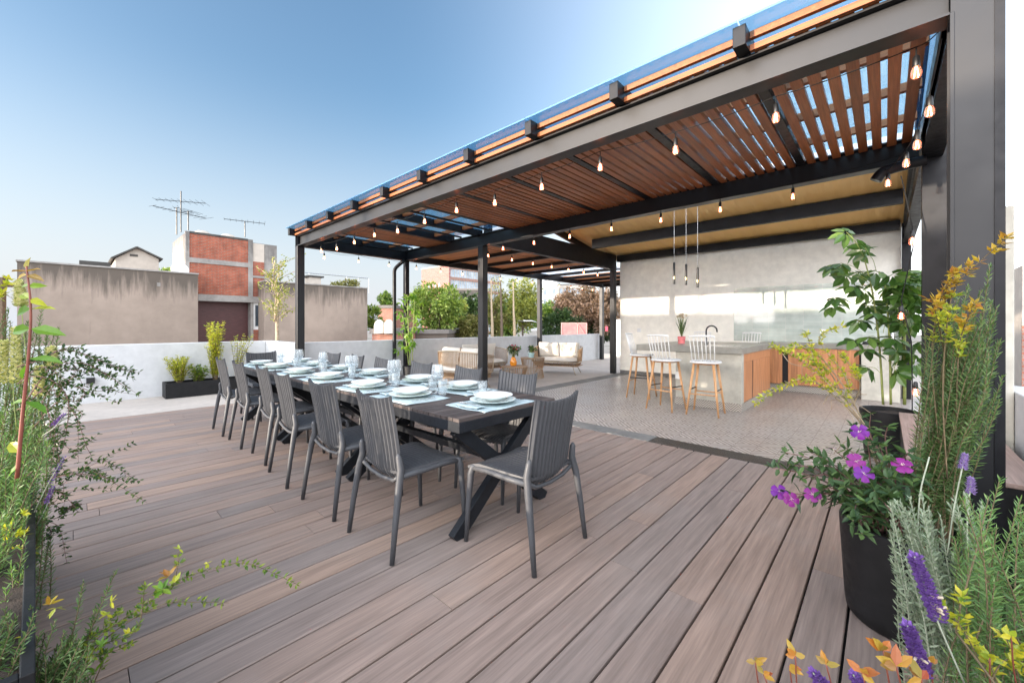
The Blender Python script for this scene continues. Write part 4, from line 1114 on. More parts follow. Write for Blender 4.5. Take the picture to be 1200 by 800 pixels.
pl = Plant('barberry_branch_shrub', (.2,2.3,.42), 'amber leaved twigs rising through the tall rosemary to the right edge wall', 'shrub')
ms, ml = pl.mb('stems'), pl.mb('leaves')
for br in ([(1110,560),(1105,470),(1108,400),(1118,340),(1150,305),(1185,275)], [(1100,520),(1092,420),(1100,360),(1112,330),(1125,318)], [(1120,520),(1122,440),(1125,400),(1135,370),(1142,355)], [(1108,420),(1100,380),(1092,350)]):
    cluster_branch(ms, ml, path(br, 2.3, 2.0), .015, .030, .013, start=.55, rg=rg, stemr=.003, nl=5, matfn=lambda s_: M['amber_leaf'] if s_ > .75 else M['golden'])
pl.done({'stems': M['woodstem'], 'leaves': M['golden']})

# ---- near right planter : lavender, rosemary, salvia, orange tips
rg = random.Random(31)
def near_sprigs(pl, spec, ybase, step, L, W, mat, stem, ang=55, r_=.003, sz=.34):
    ms, ml = pl.mb('stems'), pl.mb('leaves')
    for (px0, py0, px1, py1, d) in spec:
        e = at_d(px1, py1, d); s0 = at_d(px0, py0, d*rg.uniform(.97,1.05))
        mid = s0.lerp(e, .5) + rv(rg, .012); needle_sprig(ms, ml, curve([s0, mid, e], 14), step, L, W, ang, None, .03, rg, r_)
pl = Plant('lavender', (.34,1.35,.36), 'grey green lavender with pale lilac flower heads at lower right', 'plant')
sp = []
for k in range(62):
    px1 = rg.uniform(1042,1150); py1 = rg.uniform(575,700); sp.append((px1 + rg.uniform(10,50), py1 + rg.uniform(90,170), px1, py1, rg.uniform(1.12,1.3)))
sp += [(1095,700,1066,582,1.2),(1120,690,1090,600,1.2),(1105,720,1046,610,1.22),(1100,740,1044,655,1.2)]
near_sprigs(pl, sp, 0, .0042, .026, .0046, None, None, 52, .0024)
mf = (pl, 'flower_spike'); ms = pl.mb('stems')
SPK = [0]
def spike(ms, mf, a, b, r_, L, n, rg, fl=.007, mat=None, stemr=.0018):
    if isinstance(mf, tuple): SPK[0] += 1; mf = mf[0].mb(mf[1] + '|%d' % SPK[0])
    ms.tube(curve([a, a.lerp(b,.5)+rv(rg,.01), b], 8), stemr, n=5); d = (b-a).normalized()
    for k in range(n):
        s_ = k/n; p = b - d*L*(1-s_) ; e = Matrix.Rotation(k*2.4, 3, d) @ d.orthogonal().normalized(); rr = r_*(1-.55*s_)*rg.uniform(.8,1.15)
        q = p + e*rr*.4; leaf2(mf, q, (e + d*.8).normalized(), d, fl*rg.uniform(.9,1.5), fl, mat)
        leaf2(mf, q, (e*.6 + d).normalized(), e, fl*rg.uniform(.9,1.3), fl*.9, mat)
for (x0,y0,x1,y1,d) in ((1110,650,1131,532,1.15),(1135,660,1138,560,1.12),(1075,640,1089,535,1.2)):
    if x1 != 1089: spike(ms, mf, at_d(x0,y0,d), at_d(x1,y1,d), .016, .045, 60, rg)
    else: ms.tube(curve([at_d(x0,y0,d), at_d(1078,580,d), at_d(x1,y1,d)], 8), .002, n=5)
pl.done({'stems': M['greystem'], 'leaves': M['lavleaf'], 'flower_spike': M['lilac']})
pl = Plant('rosemary_bush', (.42,1.0,.36), 'bushy bright rosemary in the bottom right corner', 'shrub')
sp = []
for k in range(80):
    px1 = rg.uniform(1118,1240); py1 = rg.uniform(580,800); sp.append((px1 + rg.uniform(-40,70), py1 + rg.uniform(120,230), px1, py1, rg.uniform(.85,1.15)))
sp += [(1130,760,1172,560,.95),(1150,800,1196,585,.9),(1140,760,1185,640,.9),(1100,820,1150,690,.95)]
near_sprigs(pl, sp, 0, .0030, .030, .0026, None, None, 58, .0022)
pl.done({'stems': M['woodstem'], 'leaves': M['rosemary_light']})
pl = Plant('salvia', (.3,1.1,.36), 'velvet purple salvia spikes with white florets at lower right', 'plant')
ms, mf = pl.mb('stems'), (pl, 'flower_spike')
for (x0,y0,x1,y1,d,L) in ((1130,800,1072,652,.80,.135),(1105,860,1064,733,.80,.10),(1010,860,953,788,.9,.05),(1040,860,1000,790,.9,.05)):
    a, b = at_d(x0,y0,d), at_d(x1,y1,d); spike(ms, mf, a, b, .022, L, 190 if L > .09 else 60, rg, .009); dv = (b-a).normalized()
    if L > .09:
        for k in range(7):
            p = b - dv*L*rg.uniform(.45,1.0); e = Matrix.Rotation(rg.uniform(0,6.28), 3, dv) @ dv.orthogonal().normalized()
            pl.mb('floret|%d' % (k + int(x0*10))).tube([p, p + e*.018 + UP*.002], [.0035,.002], n=6)
pl.done({'stems': M['greystem'], 'leaves': M['lavleaf'], 'flower_spike': M['salvia'], 'floret': M['whiteflower']} )
pl = Plant('golden_shrub', (.4,.9,.38), 'bright yellow green leafy twigs among the rosemary at bottom right', 'shrub'); ms, ml = pl.mb('stems'), pl.mb('leaves')
for q_ in ((1180,830),(1200,820),(1150,780),(1215,790),(1160,800),(1120,740)): ms.tube([V((.42,.92,.34)), at_d(q_[0],q_[1],.82)], .002)
for br in ([(1180,830),(1165,790),(1150,760),(1135,745)],[(1200,820),(1190,780),(1180,750),(1165,735)],[(1150,780),(1130,740),(1110,715),(1092,700)],[(1215,790),(1205,765),(1190,745)],[(1160,800),(1175,775),(1195,770)],[(1120,740),(1125,715),(1120,695)]):
    cluster_branch(ms, ml, curve([at_d(px,py,.82) for px,py in br], 14), .013, .022, .011, start=.25, rg=rg, stemr=.0016, nl=4)
pl.done({'stems': M['woodstem'], 'leaves': M['golden']})
pl = Plant('heavenly_bamboo', (.24,.75,.38), 'orange and yellow leaf tips poking in at the bottom edge', 'plant')
ms, ml = pl.mb('stems'), pl.mb('leaves')
for (px, py, d, n, sz) in ((885,775,.8,4,.030),(895,790,.8,4,.03),(932,768,.78,5,.034),(925,780,.8,4,.03),(968,778,.78,4,.032),(1035,762,.72,6,.042),(1050,780,.70,6,.045),(1010,788,.74,5,.04),(1080,795,.7,5,.04),(1090,775,.8,4,.03),(1160,770,.8,5,.03),(1185,745,.8,5,.03)):
    e = at_d(px, py, d); a = at_d(px+rg.uniform(10,40), 900, d*1.02); ms.tube([V((.26,.75,.34)), a], .0014, n=5); ms.tube(curve([a, a.lerp(e,.6)+rv(rg,.01), e], 8), .0014, n=5)
    for k in range(n):
        dd = (V((rg.uniform(-1,1), rg.uniform(-1,1), rg.uniform(-.1,.9)))).normalized(); leaf(ml, e, dd, (V((0,0,CH))-e).normalized()+rv(rg,.4), sz*.8*rg.uniform(.6,1.1), sz*.34, M['orange_leaf'] if px < 1100 else M['golden'], .2, .15)
pl.done({'stems': M['redstem'], 'leaves': M['orange_leaf']})

# ---- left planter
rg = random.Random(41)
LB = V((-2.6,-.35,.47))
pl = Plant('rosemary_bush', (-2.5,-.3,.48), 'feathery rosemary filling the left black planter', 'shrub'); sp = []
for k in range(170):
    px1 = rg.uniform(-50,62); py1 = rg.uniform(470,640); d = rg.uniform(1.6,1.95); sp.append((px1 - rg.uniform(0,50), py1 + rg.uniform(60,130), px1, py1, d))
for k in range(60):
    px1 = rg.uniform(-50,30); py1 = rg.uniform(600,700); sp.append((px1 - rg.uniform(0,30), py1 + rg.uniform(60,110), px1, py1, rg.uniform(1.25,1.5)))
near_sprigs(pl, sp, 0, .0042, .034, .0034, None, None, 52, .0024)
pl.done({'stems': M['woodstem'], 'leaves': M['rosemary_light']})
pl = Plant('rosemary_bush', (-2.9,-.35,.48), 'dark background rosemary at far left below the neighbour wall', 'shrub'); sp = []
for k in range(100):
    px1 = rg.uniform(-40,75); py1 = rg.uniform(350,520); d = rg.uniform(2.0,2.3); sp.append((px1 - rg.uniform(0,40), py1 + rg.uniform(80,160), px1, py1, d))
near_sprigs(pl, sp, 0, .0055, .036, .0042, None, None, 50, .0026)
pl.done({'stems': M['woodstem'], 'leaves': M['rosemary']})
pl = Plant('yellow_flower_spikes', (-2.9,-.2,.48), 'plump cream yellow flower spikes at the left edge', 'plant'); ms, mf = pl.mb('stems'), (pl, 'flower_spike')
for (x0,y0,x1,y1,L) in ((20,470,18,385,.26),(-5,460,5,400,.2),(50,480,46,430,.14),(35,420,22,330,.12),(70,430,60,408,.1)):
    spike(ms, mf, at_d(x0,y0+40,1.9), at_d(x1,y1,1.9), .038, L, 130, rg, .016)
pl.done({'stems': M['greenstem'], 'flower_spike': M['creamflower']})
pl = Plant('red_stemmed_shoot', (-2.3,-.25,.48), 'tall red stem with broad green leaves and an orange tip at the left edge', 'plant'); ms, ml = pl.mb('stems'), pl.mb('leaves')
D = 1.45; c = curve([at_d(20,560,D), at_d(27,480,D), at_d(34,410,D), at_d(36,360,D), at_d(31,312,D)], 24); ms.tube(c, taper(len(c), .006, .0025), n=8)
for (px,py,dx,dz,sz,mt) in ((31,318,-1,.5,.07,'amber_leaf'),(31,318,1,.6,.06,'amber_leaf'),(31,316,.1,1,.06,'amber_leaf'),(31,322,.9,.0,.07,'orange_leaf'),(31,322,-.9,.0,.07,'amber_leaf'),(33,335,-1,.1,.06,'brightleaf'),(33,335,1,.2,.06,'brightleaf'),(35,350,-.9,.3,.08,'golden'),(35,350,1,-.2,.07,'golden'),
    (36,362,-1,.0,.11,'brightleaf'),(36,362,1,.3,.09,'golden'),(36,385,-1,.05,.11,'brightleaf'),(36,385,1,.0,.12,'brightleaf'),(33,425,-.6,-.4,.10,'brightleaf'),(34,420,1,.2,.12,'brightleaf'),(30,470,-1,.2,.07,'brightleaf'),(30,470,1,-.3,.1,'brightleaf'),(24,530,-.7,.5,.10,'golden'),(24,545,-.5,-.3,.08,'brightleaf')):
    leaf(ml, at_d(px,py,D), V((dx*CA, dx*SA, dz)).normalized() + rv(rg,.15), UP*.6 + V((SA,-CA,0))*.5 + rv(rg,.5), sz*.8, sz*.36, M[mt], .5, .35)
pl.done({'stems': M['redstem'], 'leaves': M['brightleaf']})
pl = Plant('trailing_shrub', (-2.4,-.2,.48), 'wiry trailing twigs with tiny dark leaves reaching out from the left planter over the deck', 'shrub'); ms, ml = pl.mb('stems'), pl.mb('leaves')
brs = [[(30,430),(70,410),(100,415),(130,428),(163,437)],[(30,470),(60,430),(85,425),(110,430),(142,450)],[(25,480),(60,450),(95,455),(120,458),(146,448)],[(40,500),(70,470),(90,490),(100,520),(108,535)],
 [(60,560),(85,555),(105,556),(130,560),(155,562)],[(85,555),(105,558),(118,550),(134,545)],[(30,600),(60,590),(75,598),(90,588),(88,596)],[(30,440),(60,445),(80,470),(75,520),(70,530)],[(20,480),(50,470),(60,500),(72,545),(85,560)],
 [(30,620),(50,600),(65,575),(80,562)],[(20,430),(50,420),(75,408),(95,408)],[(40,460),(70,455),(90,440),(100,462)],[(40,450),(60,462),(90,470),(98,462),(112,462)],[(30,560),(50,540),(70,520),(92,535)],[(30,640),(45,610),(55,615),(60,625),(50,635)],[(20,450),(50,430),(80,445),(95,430),(125,440)],[(30,600),(55,575),(75,580),(92,600)]]
for br in brs:
    n = len(br); d0 = rg.uniform(1.7,1.9); c = curve([at_d(px,py,d0 + .08*i/(n-1)) for i, (px,py) in enumerate(br)], 26)
    cluster_branch(ms, ml, c, .020, .022, .012, start=.12, rg=rg, stemr=.0022, nl=4)
    for q in range(2):
        k0 = rg.randint(4, len(c)//2); c2 = curve([c[k0], c[k0].lerp(c[-1],.4)+rv(rg,.05)+UP*.02, c[k0].lerp(c[-1],.85)+rv(rg,.12)], 14); cluster_branch(ms, ml, c2, .020, .020, .011, start=.1, rg=rg, stemr=.0015, nl=4)
pl.done({'stems': M['purplestem'], 'leaves': M['ivy']})
pl = Plant('golden_shrub', (-2.4,-.15,.48), 'yellow green leaf clusters over the left planter edge', 'shrub'); ms, ml = pl.mb('stems'), pl.mb('leaves')
ms.tube([V((-2.4,-.15,.44)), at_d(-10,680,1.55)], .003)
for br in ([(0,640),(15,630),(28,625),(35,618)],[(-10,650),(8,655),(20,645),(34,650)],[(-10,625),(6,622),(18,612),(30,602)],[(-10,680),(10,665),(25,650),(32,660)],[(-10,670),(5,680),(20,678),(30,664)],[(0,660),(12,650),(22,642)],[(0,330),(5,335),(10,325)],[(-5,350),(5,345),(15,350)],[(0,720),(10,715),(18,722)]):
    cluster_branch(ms, ml, curve([at_d(px,py,1.55) for px,py in br], 14), .016, .028, .014, start=.1, rg=rg, stemr=.002, nl=5)
pl.done({'stems': M['woodstem'], 'leaves': M['golden']})
pl = Plant('salvia', (-2.3,-.18,.48), 'small violet flower spikes hanging among the trailing twigs at left', 'plant'); ms, mf = pl.mb('stems'), (pl, 'flower_spike')
for (x0,y0,x1,y1,L) in ((50,510,75,485,.09),(40,600,75,535,.17),(40,620,62,570,.10)): spike(ms, mf, at_d(x0,y0,1.7), at_d(x1,y1,1.7), .011, L*.8, 46, rg, .007)
pl.done({'stems': M['greystem'], 'flower_spike': M['salvia']})
# ---- bottom left
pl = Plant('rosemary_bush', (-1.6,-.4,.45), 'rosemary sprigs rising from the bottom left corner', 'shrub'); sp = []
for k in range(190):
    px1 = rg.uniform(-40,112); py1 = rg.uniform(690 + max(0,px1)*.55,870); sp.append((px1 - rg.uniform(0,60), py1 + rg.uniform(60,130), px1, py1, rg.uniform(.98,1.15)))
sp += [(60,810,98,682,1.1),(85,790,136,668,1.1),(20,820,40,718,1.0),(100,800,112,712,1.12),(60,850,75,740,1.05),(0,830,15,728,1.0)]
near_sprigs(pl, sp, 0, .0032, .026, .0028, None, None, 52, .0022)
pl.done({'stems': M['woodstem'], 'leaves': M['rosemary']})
pl = Plant('trailing_shrub', (-1.55,-.3,.45), 'long arching twig with green and orange leaves reaching over the deck from the bottom left', 'shrub'); ms, ml = pl.mb('stems'), pl.mb('leaves')
for i, br in enumerate(([(80,775),(130,735),(180,700),(210,680),(245,667),(290,660),(350,685)],[(100,770),(140,735),(190,708),(230,705),(268,706)],[(180,700),(200,690),(208,665),(210,645)],[(60,790),(100,760),(150,745),(165,730)],[(90,780),(110,770),(140,760),(160,750)],[(165,725),(168,700),(170,685)],[(110,800),(120,775),(115,765)],[(70,780),(90,755),(110,745),(145,712)])):
    d0 = 1.12 if i != 0 else 1.1; n = len(br); c = curve([at_d(px,py,d0 + (.12*k/(n-1) if i < 2 else 0)) for k, (px,py) in enumerate(br)], 30)
    cluster_branch(ms, ml, c, .013, .017, .009, start=.15, rg=rg, stemr=.0018, nl=4, matfn=lambda s_: M['abelia'])
for (px,py,mt,n,sz) in ((197,675,'amber_leaf',7,.030),(190,690,'brightleaf',6,.030),(205,682,'golden',5,.028),(210,643,'golden',5,.016),(130,705,'golden',5,.022),(125,720,'golden',6,.022),(58,708,'amber_leaf',4,.03),(65,712,'golden',5,.024),(105,770,'golden',6,.024),(118,755,'brightleaf',5,.022),(150,742,'golden',5,.018),(30,745,'golden',4,.03),(110,788,'brightleaf',4,.03),(243,660,'golden',5,.016)):
    for k in range(n): leaf(ml, at_d(px,py,1.1), (rv(rg,1)+UP*.3).normalized(), UP+rv(rg,.5), sz*rg.uniform(.8,1.1), sz*.42, M[mt])
pl.done({'stems': M['woodstem'], 'leaves': M['abelia']})

# ---- vases
va = MB().lathe([(0,0),(.055,0),(.075,.03),(.078,.09),(.06,.15),(.035,.19),(.04,.20),(.034,.20),(.03,.188),(0,.15)], n=24).build('vase', M['orange_ceramic'], smooth='auto', loc=(-6.06,6.62,.401)); tag(va, 'orange vase of red flowers on the low wicker table', 'vase')
te = MB().lathe([(0,0),(.06,0),(.085,.12),(.078,.12),(.0,.10)], n=24).build('plant_pot', M['teal_ceramic'], smooth='auto', loc=(-6.45,7.70,.501)); tag(te, 'small pale teal pot on the taller wicker table', 'plant pot')
pk = MB().lathe([(0,0),(.055,0),(.07,.13),(.064,.13),(0,.11)], n=24).build('plant_pot', M['pink_ceramic'], smooth='auto', loc=(-2.72,7.5,.967)); tag(pk, 'pink flowerpot on the kitchen island slab', 'plant pot')
def bouquet(name, label, loc, h, w, mat, fmat, nl, nf, L=.07, grass=False):
    rg = random.Random(int(abs(loc[0])*100)); pl = Plant(name, loc, label, 'plant'); ms, ml, mf = pl.mb('stems'), pl.mb('leaves'), pl.mb('flowers'); b = V(loc)
    for k in range(nl):
        e = b + V((rg.gauss(0,w*.5), rg.gauss(0,w*.5), h*rg.uniform(.35,.9))); ms.tube([b, e], .002, n=4)
        if grass: leaf(ml, b, (e-b+V((0,0,h*.4))).normalized(), rv(rg), h*rg.uniform(.7,1), .02, None, .2, .3)
        else:
            for j in range(4): leaf(ml, e, (rv(rg)+UP*.3).normalized(), UP+rv(rg,.4), L, L*.5)
    for k in range(nf):
        e = b + V((rg.gauss(0,w*.45), rg.gauss(0,w*.45), h*rg.uniform(.75,1.05))); ms.tube([b, e], .002, n=4)
        for j in range(12): leaf2(mf, e, (rv(rg)+UP*.3).normalized(), UP, .035, .025)
    pl.done({'stems': M['greenstem'], 'leaves': M[mat], 'flowers': M[fmat]})
bouquet('flower_bunch', 'bunch of red flowers with dark leaves in the orange vase', (-6.06,6.62,.58), .26, .13, 'tibleaf', 'redflower', 40, 9)
bouquet('small_plant', 'small bushy plant in the teal pot', (-6.45,7.70,.60), .18, .10, 'tibleaf', 'creamflower', 34, 1)
bouquet('orchid_plant', 'pale flowering plant with strap leaves in the pink pot', (-2.72,7.5,1.08), .42, .10, 'tibleaf', 'whiteflower', 16, 10, grass=True)
# ------------------------------------------------------------------ neighbouring buildings
BX = -22.0
def sub(r, name, a, b, mat, **k): return part(MB().box(a, b), name, mat, r, **k)
g1 = empty('neighbour_building', (BX, 2, -9)); tag(g1, 'long low grey rendered building with soot streaked parapet at far left', 'building')
ya = on_x(20,308,BX).y; yc = on_x(232,323,BX).y
sub(g1, 'wall', (BX-5,ya,-9),(BX,yc,3.5), M['neighbour_wall'])
sub(g1, 'coping', (BX-5.02,ya-.03,3.502),(BX+.04,yc+.03,3.56), M['concrete'])
sub(g1, 'patch', (BX+.002,on_x(188,330,BX).y,2.9),(BX+.02,on_x(184,330,BX).y,3.05), M['concrete'])
for (a, b, c) in ((96,103,303.5),(100,130,309)):
    pass
sub(g1, 'rooftop_box', (BX-1.2,on_x(93,310,BX).y,3.57),(BX-.6,on_x(130,310,BX).y,3.78), M['roofdark'])
g2 = empty('neighbour_building', (BX, 9, -9)); tag(g2, 'grey rendered building right of the brick one, behind the thin tree', 'building')
y2a = on_x(310,335,BX).y; y2b = on_x(432,336,BX).y
sub(g2, 'wall', (BX-6,y2a+.02,-9),(BX-.15,y2b,3.42), M['neighbour_wall'])
sub(g2, 'coping', (BX-6.02,y2a,3.422),(BX-.11,y2b+.03,3.48), M['concrete'])
sh = on_x(370,326,BX-3); sub(g2, 'rooftop_shed', (BX-3.6,on_x(362,326,BX-3).y,3.49),(BX-3,on_x(376,326,BX-3).y,4.15), M['cream']); sub(g2, 'shed_roof', (BX-3.8,on_x(360,326,BX-3).y,4.16),(BX-2.9,on_x(379,326,BX-3).y,4.25), M['orange_ceramic'] if False else M['roofdark'])
fr_ = MB(); pa = on_x(362,318,BX-4); pb = on_x(432,322,BX-4)
for yy in (pa.y, (pa.y+pb.y)/2+.4, pb.y): fr_.tube([(BX-4,yy,3.48),(BX-4,yy,4.5)], .025, n=5)
fr_.tube([(BX-4,pa.y,4.5),(BX-4,pb.y,4.5)], .025, n=5); fr_.tube([(BX-5.5,pa.y,4.7),(BX-4,pa.y,4.5)], .025, n=5); fr_.tube([(BX-5.5,pa.y,4.7),(BX-5.5,pb.y,4.7),(BX-4,pb.y,4.5)], .025, n=5); fr_.tube([(BX-5.5,pb.y,3.48),(BX-5.5,pb.y,4.7)], .025, n=5)
part(fr_, 'pipe_frame', M['chrome'], g2)
# brick building
KX = -23.0; K = empty('brick_building', (KX, 5, -9)); tag(K, 'unfinished red brick building with cement columns and a maroon recess', 'building')
Y = lambda px: on_x(px, 300, KX).y
Z = lambda px, py: on_x(px, py, KX).z
y0, y1, y2, y3 = Y(217), Y(222), Y(291), Y(296.5); ye = Y(310)
zt = 5.52; 
sub(K, 'wall', (KX-3.2,y0+.003,2.6),(KX-.12,ye+.6,zt-.12), M['concrete'])
sub(K, 'side_wall', (KX-3.2,y0-.02,1.2),(KX-.2,y0+.0,zt-.1), M['concrete'])
sub(K, 'column', (KX-.117,y0,2.6),(KX,y1,zt), M['concrete']); sub(K, 'column', (KX-.117,y2,2.6),(KX,y3,zt), M['concrete'])
zb = Z(250,304); zb2 = zb-.22
sub(K, 'tie_beam', (KX-.117,y1+.001,zb2),(KX-.003,y2-.001,zb), M['concrete'])
sub(K, 'brick_panel', (KX-.117,y1+.001,zb+.001),(KX-.04,y2-.001,zt-.08), M['redbrick']); sub(K, 'brick_panel', (KX-.117,y1+.001,2.72),(KX-.04,y2-.001,zb2-.001), M['redbrick'])
sub(K, 'parapet_crust', (KX-.2,y1+.001,zt-.079),(KX-.02,y2-.001,zt+.02), M['roofdark'])
sub(K, 'brick_panel', (KX-.117,y3+.001,2.72),(KX-.05,ye,zb+.1), M['redbrick']); 
sub(K, 'cement_panel', (KX-.117,y3+.001,zb+.101),(KX-.05,ye,zt-.15), M['cream']); sub(K, 'tie_beam', (KX-.117,y3+.002,zb-.7),(KX-.02,ye,zb-.6), M['concrete'])
sub(K, 'lintel', (KX-.5,Y(232),2.42),(KX+.06,ye+.05,2.715), M['concrete'])
sub(K, 'recess_wall', (KX-.6,Y(232),.2),(KX-.5,Y(294),2.419), M['maroon']); sub(K, 'sill', (KX-.5,Y(232),-1),(KX+.03,ye+.05,.35), M['concrete'])
sub(K, 'lower_wall', (KX-3.2,y0,-9),(KX-.61,ye+.6,2.418), M['concrete'])
sub(K, 'pier', (KX-.5,Y(294),.351),(KX-.003,Y(297),2.419), M['concrete']); sub(K, 'brick_panel', (KX-.3,Y(297)+.002,.351),(KX-.02,ye,1.08), M['redbrick'])
w = sub(K, 'window', (KX-.2,Y(297)+.002,1.081),(KX-.06,ye-.03,2.419), M['white_paint']); part(MB().box((KX-.059,Y(299.5),1.25),(KX-.045,Y(306),2.3)), 'pane', M['window_dark'], K)
# rooftop kit
def antenna(label, px, py0, py1, arms, x=KX-.6):
    r = empty('tv_antenna', tuple(on_x(px, py0, x))); tag(r, label, 'antenna', 'rooftop television antennas'); b = r.location.copy(); h = on_x(px, py1, x).z - b.z
    MB().tube([(0,0,0),(0,0,h)], .025, n=6).build('mast', M['steel'], r)
    for (fz, L, n, tilt) in arms:
        m = MB(); c = V((0,0,h*fz)); d = V((sin(tilt), cos(tilt), 0)); e = V((cos(tilt), -sin(tilt), 0)); m.tube([c-d*L/2, c+d*L/2], .014, n=4)
        for k in range(n): q = c + d*(L*(k/(n-1)-.5)); w_ = .25+.25*(k/(n-1)); m.tube([q-e*w_, q+e*w_], .007, n=4)
        m.build('boom', M['steel'], r)
antenna('tallest television antenna with two crossing arms on the brick building', 212, 272, 224, [(.75,1.9,9,.5),(.48,2.2,9,-.4)])
antenna('short hooked television mast left of the tallest antenna', 207, 275, 243, [(.98,.2,2,.3)])
antenna('bent television mast right of the tallest antenna', 220.5, 270, 247, [(.96,.5,4,1.0)])
antenna('separate low antenna near the right corner of the brick building', 287, 278, 259, [(.98,1.7,8,.25)])
for i, px in enumerate((237, 267)):
    c = on_x(px, 275, KX-1.3); tk = MB().lathe([(0,0),(.42,0),(.45,.25),(.3,.36),(.22,.42),(.1,.45),(0,.45)], n=20).build('water_tank', M['cream'], smooth='auto', loc=(c.x, c.y, 5.42)); tag(tk, ['left', 'right'][i] + ' domed water tank peeking over the brick building roof', 'water tank', 'rooftop water tanks')
c = on_x(210.5, 316, BX-.3); dish = MB(); dish.lathe([(0,.0),(.18,.02),(.30,.07),(.31,.075),(.30,.08),(.18,.04),(0,.02)], n=24, M=Matrix.Rotation(R(80), 3, 'Y')); dish.tube([(-.05,0,-.0),(-.1,0,-.42)], .02, n=6)
do = dish.build('satellite_dish', M['white_paint'], smooth='auto', loc=(c.x, c.y, c.z-.03)); tag(do, 'white satellite dish at the left foot of the brick building', 'satellite dish')
# small gabled house
HX = -28.0; hs = empty('gabled_house', (HX, 2.2, -9)); tag(hs, 'small cream gabled house peeking above the grey wall', 'house')
ha, hb_, hp = on_x(135,298,HX), on_x(186,298,HX), on_x(160,291,HX)
m = MB(); n_ = [(ha.y, -9), (hb_.y, -9), (hb_.y, hb_.z-.25), (hp.y, hp.z), (ha.y, ha.z-.2)]
m.add([(HX,a,b) for a, b in n_] + [(HX-4,a,b) for a, b in n_], [(0,1,2,3,4),(9,8,7,6,5),(0,5,6,1),(1,6,7,2),(2,7,8,3),(3,8,9,4),(4,9,5,0)]); part(m, 'wall', M['cream'], hs)
m = MB(); m.bar((HX-1.9,ha.y-.15,ha.z-.22),(HX-1.9,hp.y,hp.z+.05),4.2,.07,up=V((0,0,1))); m.bar((HX-1.9,hp.y,hp.z+.05),(HX-1.9,hb_.y+.15,hb_.z-.27),4.2,.07); part(m, 'roof', M['roofdark'], hs)
part(MB().box((HX+.002,hp.y-.25,hp.z-.42),(HX+.03,hp.y+.05,hp.z-.32)), 'vent', M['roofdark'], hs)
# utility pole far left
q = on_x(3, 325, -24); up_ = MB(); up_.tube([(-24,q.y,-9),(-24,q.y,q.z)], .09, n=8); up_.bar((-24,q.y-.6,q.z-.3),(-24,q.y+.6,q.z-.3),.1,.1); tag(up_.build('utility_pole', M['bark']), 'dark utility pole at the extreme left', 'pole')
# brick high rise
T = empty('brick_tower_block', (-80, 60, -9)); tag(T, 'distant red brick tower block with bands of pale windows behind the trees', 'building')
TX, TY = -75.0, 59.6; TH = 15.6
sub(T, 'brick_wall', (TX-11,TY,-9),(TX-.0,TY+.5,TH-.3), brick('tower_brick', (.33,.15,.13), (.30,.13,.11), (.3,.2,.18), bw=1.2, bh=.4, plane='y').m)
sub(T, 'core', (TX-11,TY+.501,-9),(TX-.3,TY+17,TH-.6), M['cream'])
for k in range(7):
    zt_ = TH-.3 - k*2.6; sub(T, 'brick_band', (TX-.298,TY+.502,zt_-.7),(TX-.0,TY+17,zt_), M['redbrick_y'])
    sub(T, 'window', (TX-.298,TY+.502,zt_-2.598),(TX-.1,TY+17,zt_-.701), M['window_light'])
rr = random.Random(4)
m = MB()
for k in range(7):
    for j in range(22): yy = TY+.9+j*.75; m.box((TX-.099,yy,TH-.3-k*2.6-2.59),(TX-.03,yy+.09,TH-.3-k*2.6-.702))
part(m, 'mullions', M['cream'], T)
for k in range(2):
    for j in range(4): xx = TX-8.2+j*1.4 + k*.5; sub(T, 'window', (xx,TY-.05,TH-5.2-k*3.4),(xx+.6,TY-.003,TH-4.3-k*3.4), M['window_light'])
sub(T, 'roof_edge', (TX-11.1,TY-.1,TH-.298),(TX+.1,TY+17,TH-.05), M['cream'])
# white tower and far blocks
def block(name, label, pxa, pxb, pytop, dist, mat, depth=8, wins=None):
    a = at_d(pxa, pytop, dist); b = at_d(pxb, pytop, dist); d = (b-a); w_ = d.length; ang = math.atan2(d.y, d.x)
    r = empty(name, (a.x, a.y, -9), ang); tag(r, label, 'building')
    h = a.z + 9; MB().box((0,0,0),(w_,depth,h)).build('wall', M[mat], r); MB().box((-.1,-.1,h+.002),(w_+.1,depth,h+.25)).build('roof_edge', M['concrete'], r)
    if wins:
        nx, ny, x0, sx, sz = wins
        for i in range(nx):
            for j in range(ny):
                ww = w_/nx; zz = h - 1.2 - j*3.0; MB().box((ww*i+ww*(1-sx)/2,-.05,zz-sz),(ww*(i+1)-ww*(1-sx)/2,-.003,zz)).build('window', M['window_dark' if x0 else 'window_light'], r)
    return r
block('tower_block', 'pale blue grey tower far away right of the third post', 636, 652, 322, 120, 'white_paint', wins=(3,9,0,.6,1.6))
block('apartment_block', 'faint pale apartment block left of the last post', 655, 690, 334, 130, 'cream', wins=(7,5,0,.6,1.4))
block('dark_roofed_house', 'dark grey house with stepped roof below the brick tower', 526, 561, 340, 62, 'roofdark', wins=(4,2,0,.4,.9))
block('red_house', 'small red painted house left of the drainpipe post', 443, 462, 361, 34, 'redbrick_y', wins=(2,1,1,.4,.5))
block('brick_outbuilding', 'low brick parapet house behind the wall left of the drainpipe', 436, 464, 391, 20, 'redbrick_y')
block('flat_roofed_house', 'low flat pale roof just above the parapet behind the climbing plant', 483, 524, 391, 24, 'neighbour_wall')
for i, (px, d) in enumerate(((444.5, 19.8), (456, 19.8))):
    c = at_d(px, 391, d); m = MB().lathe([(0,-.2),(.24,-.2),(.24,.16),(.2,.34),(.1,.45),(0,.48)], n=18).build('water_tank', M['cushion'], smooth='auto', loc=(c.x, c.y, c.z+.02)); m.location.z = c.z + .22; tag(m, ['left', 'right'][i] + ' small white domed tank on the low brick house', 'water tank', 'small domed tanks')
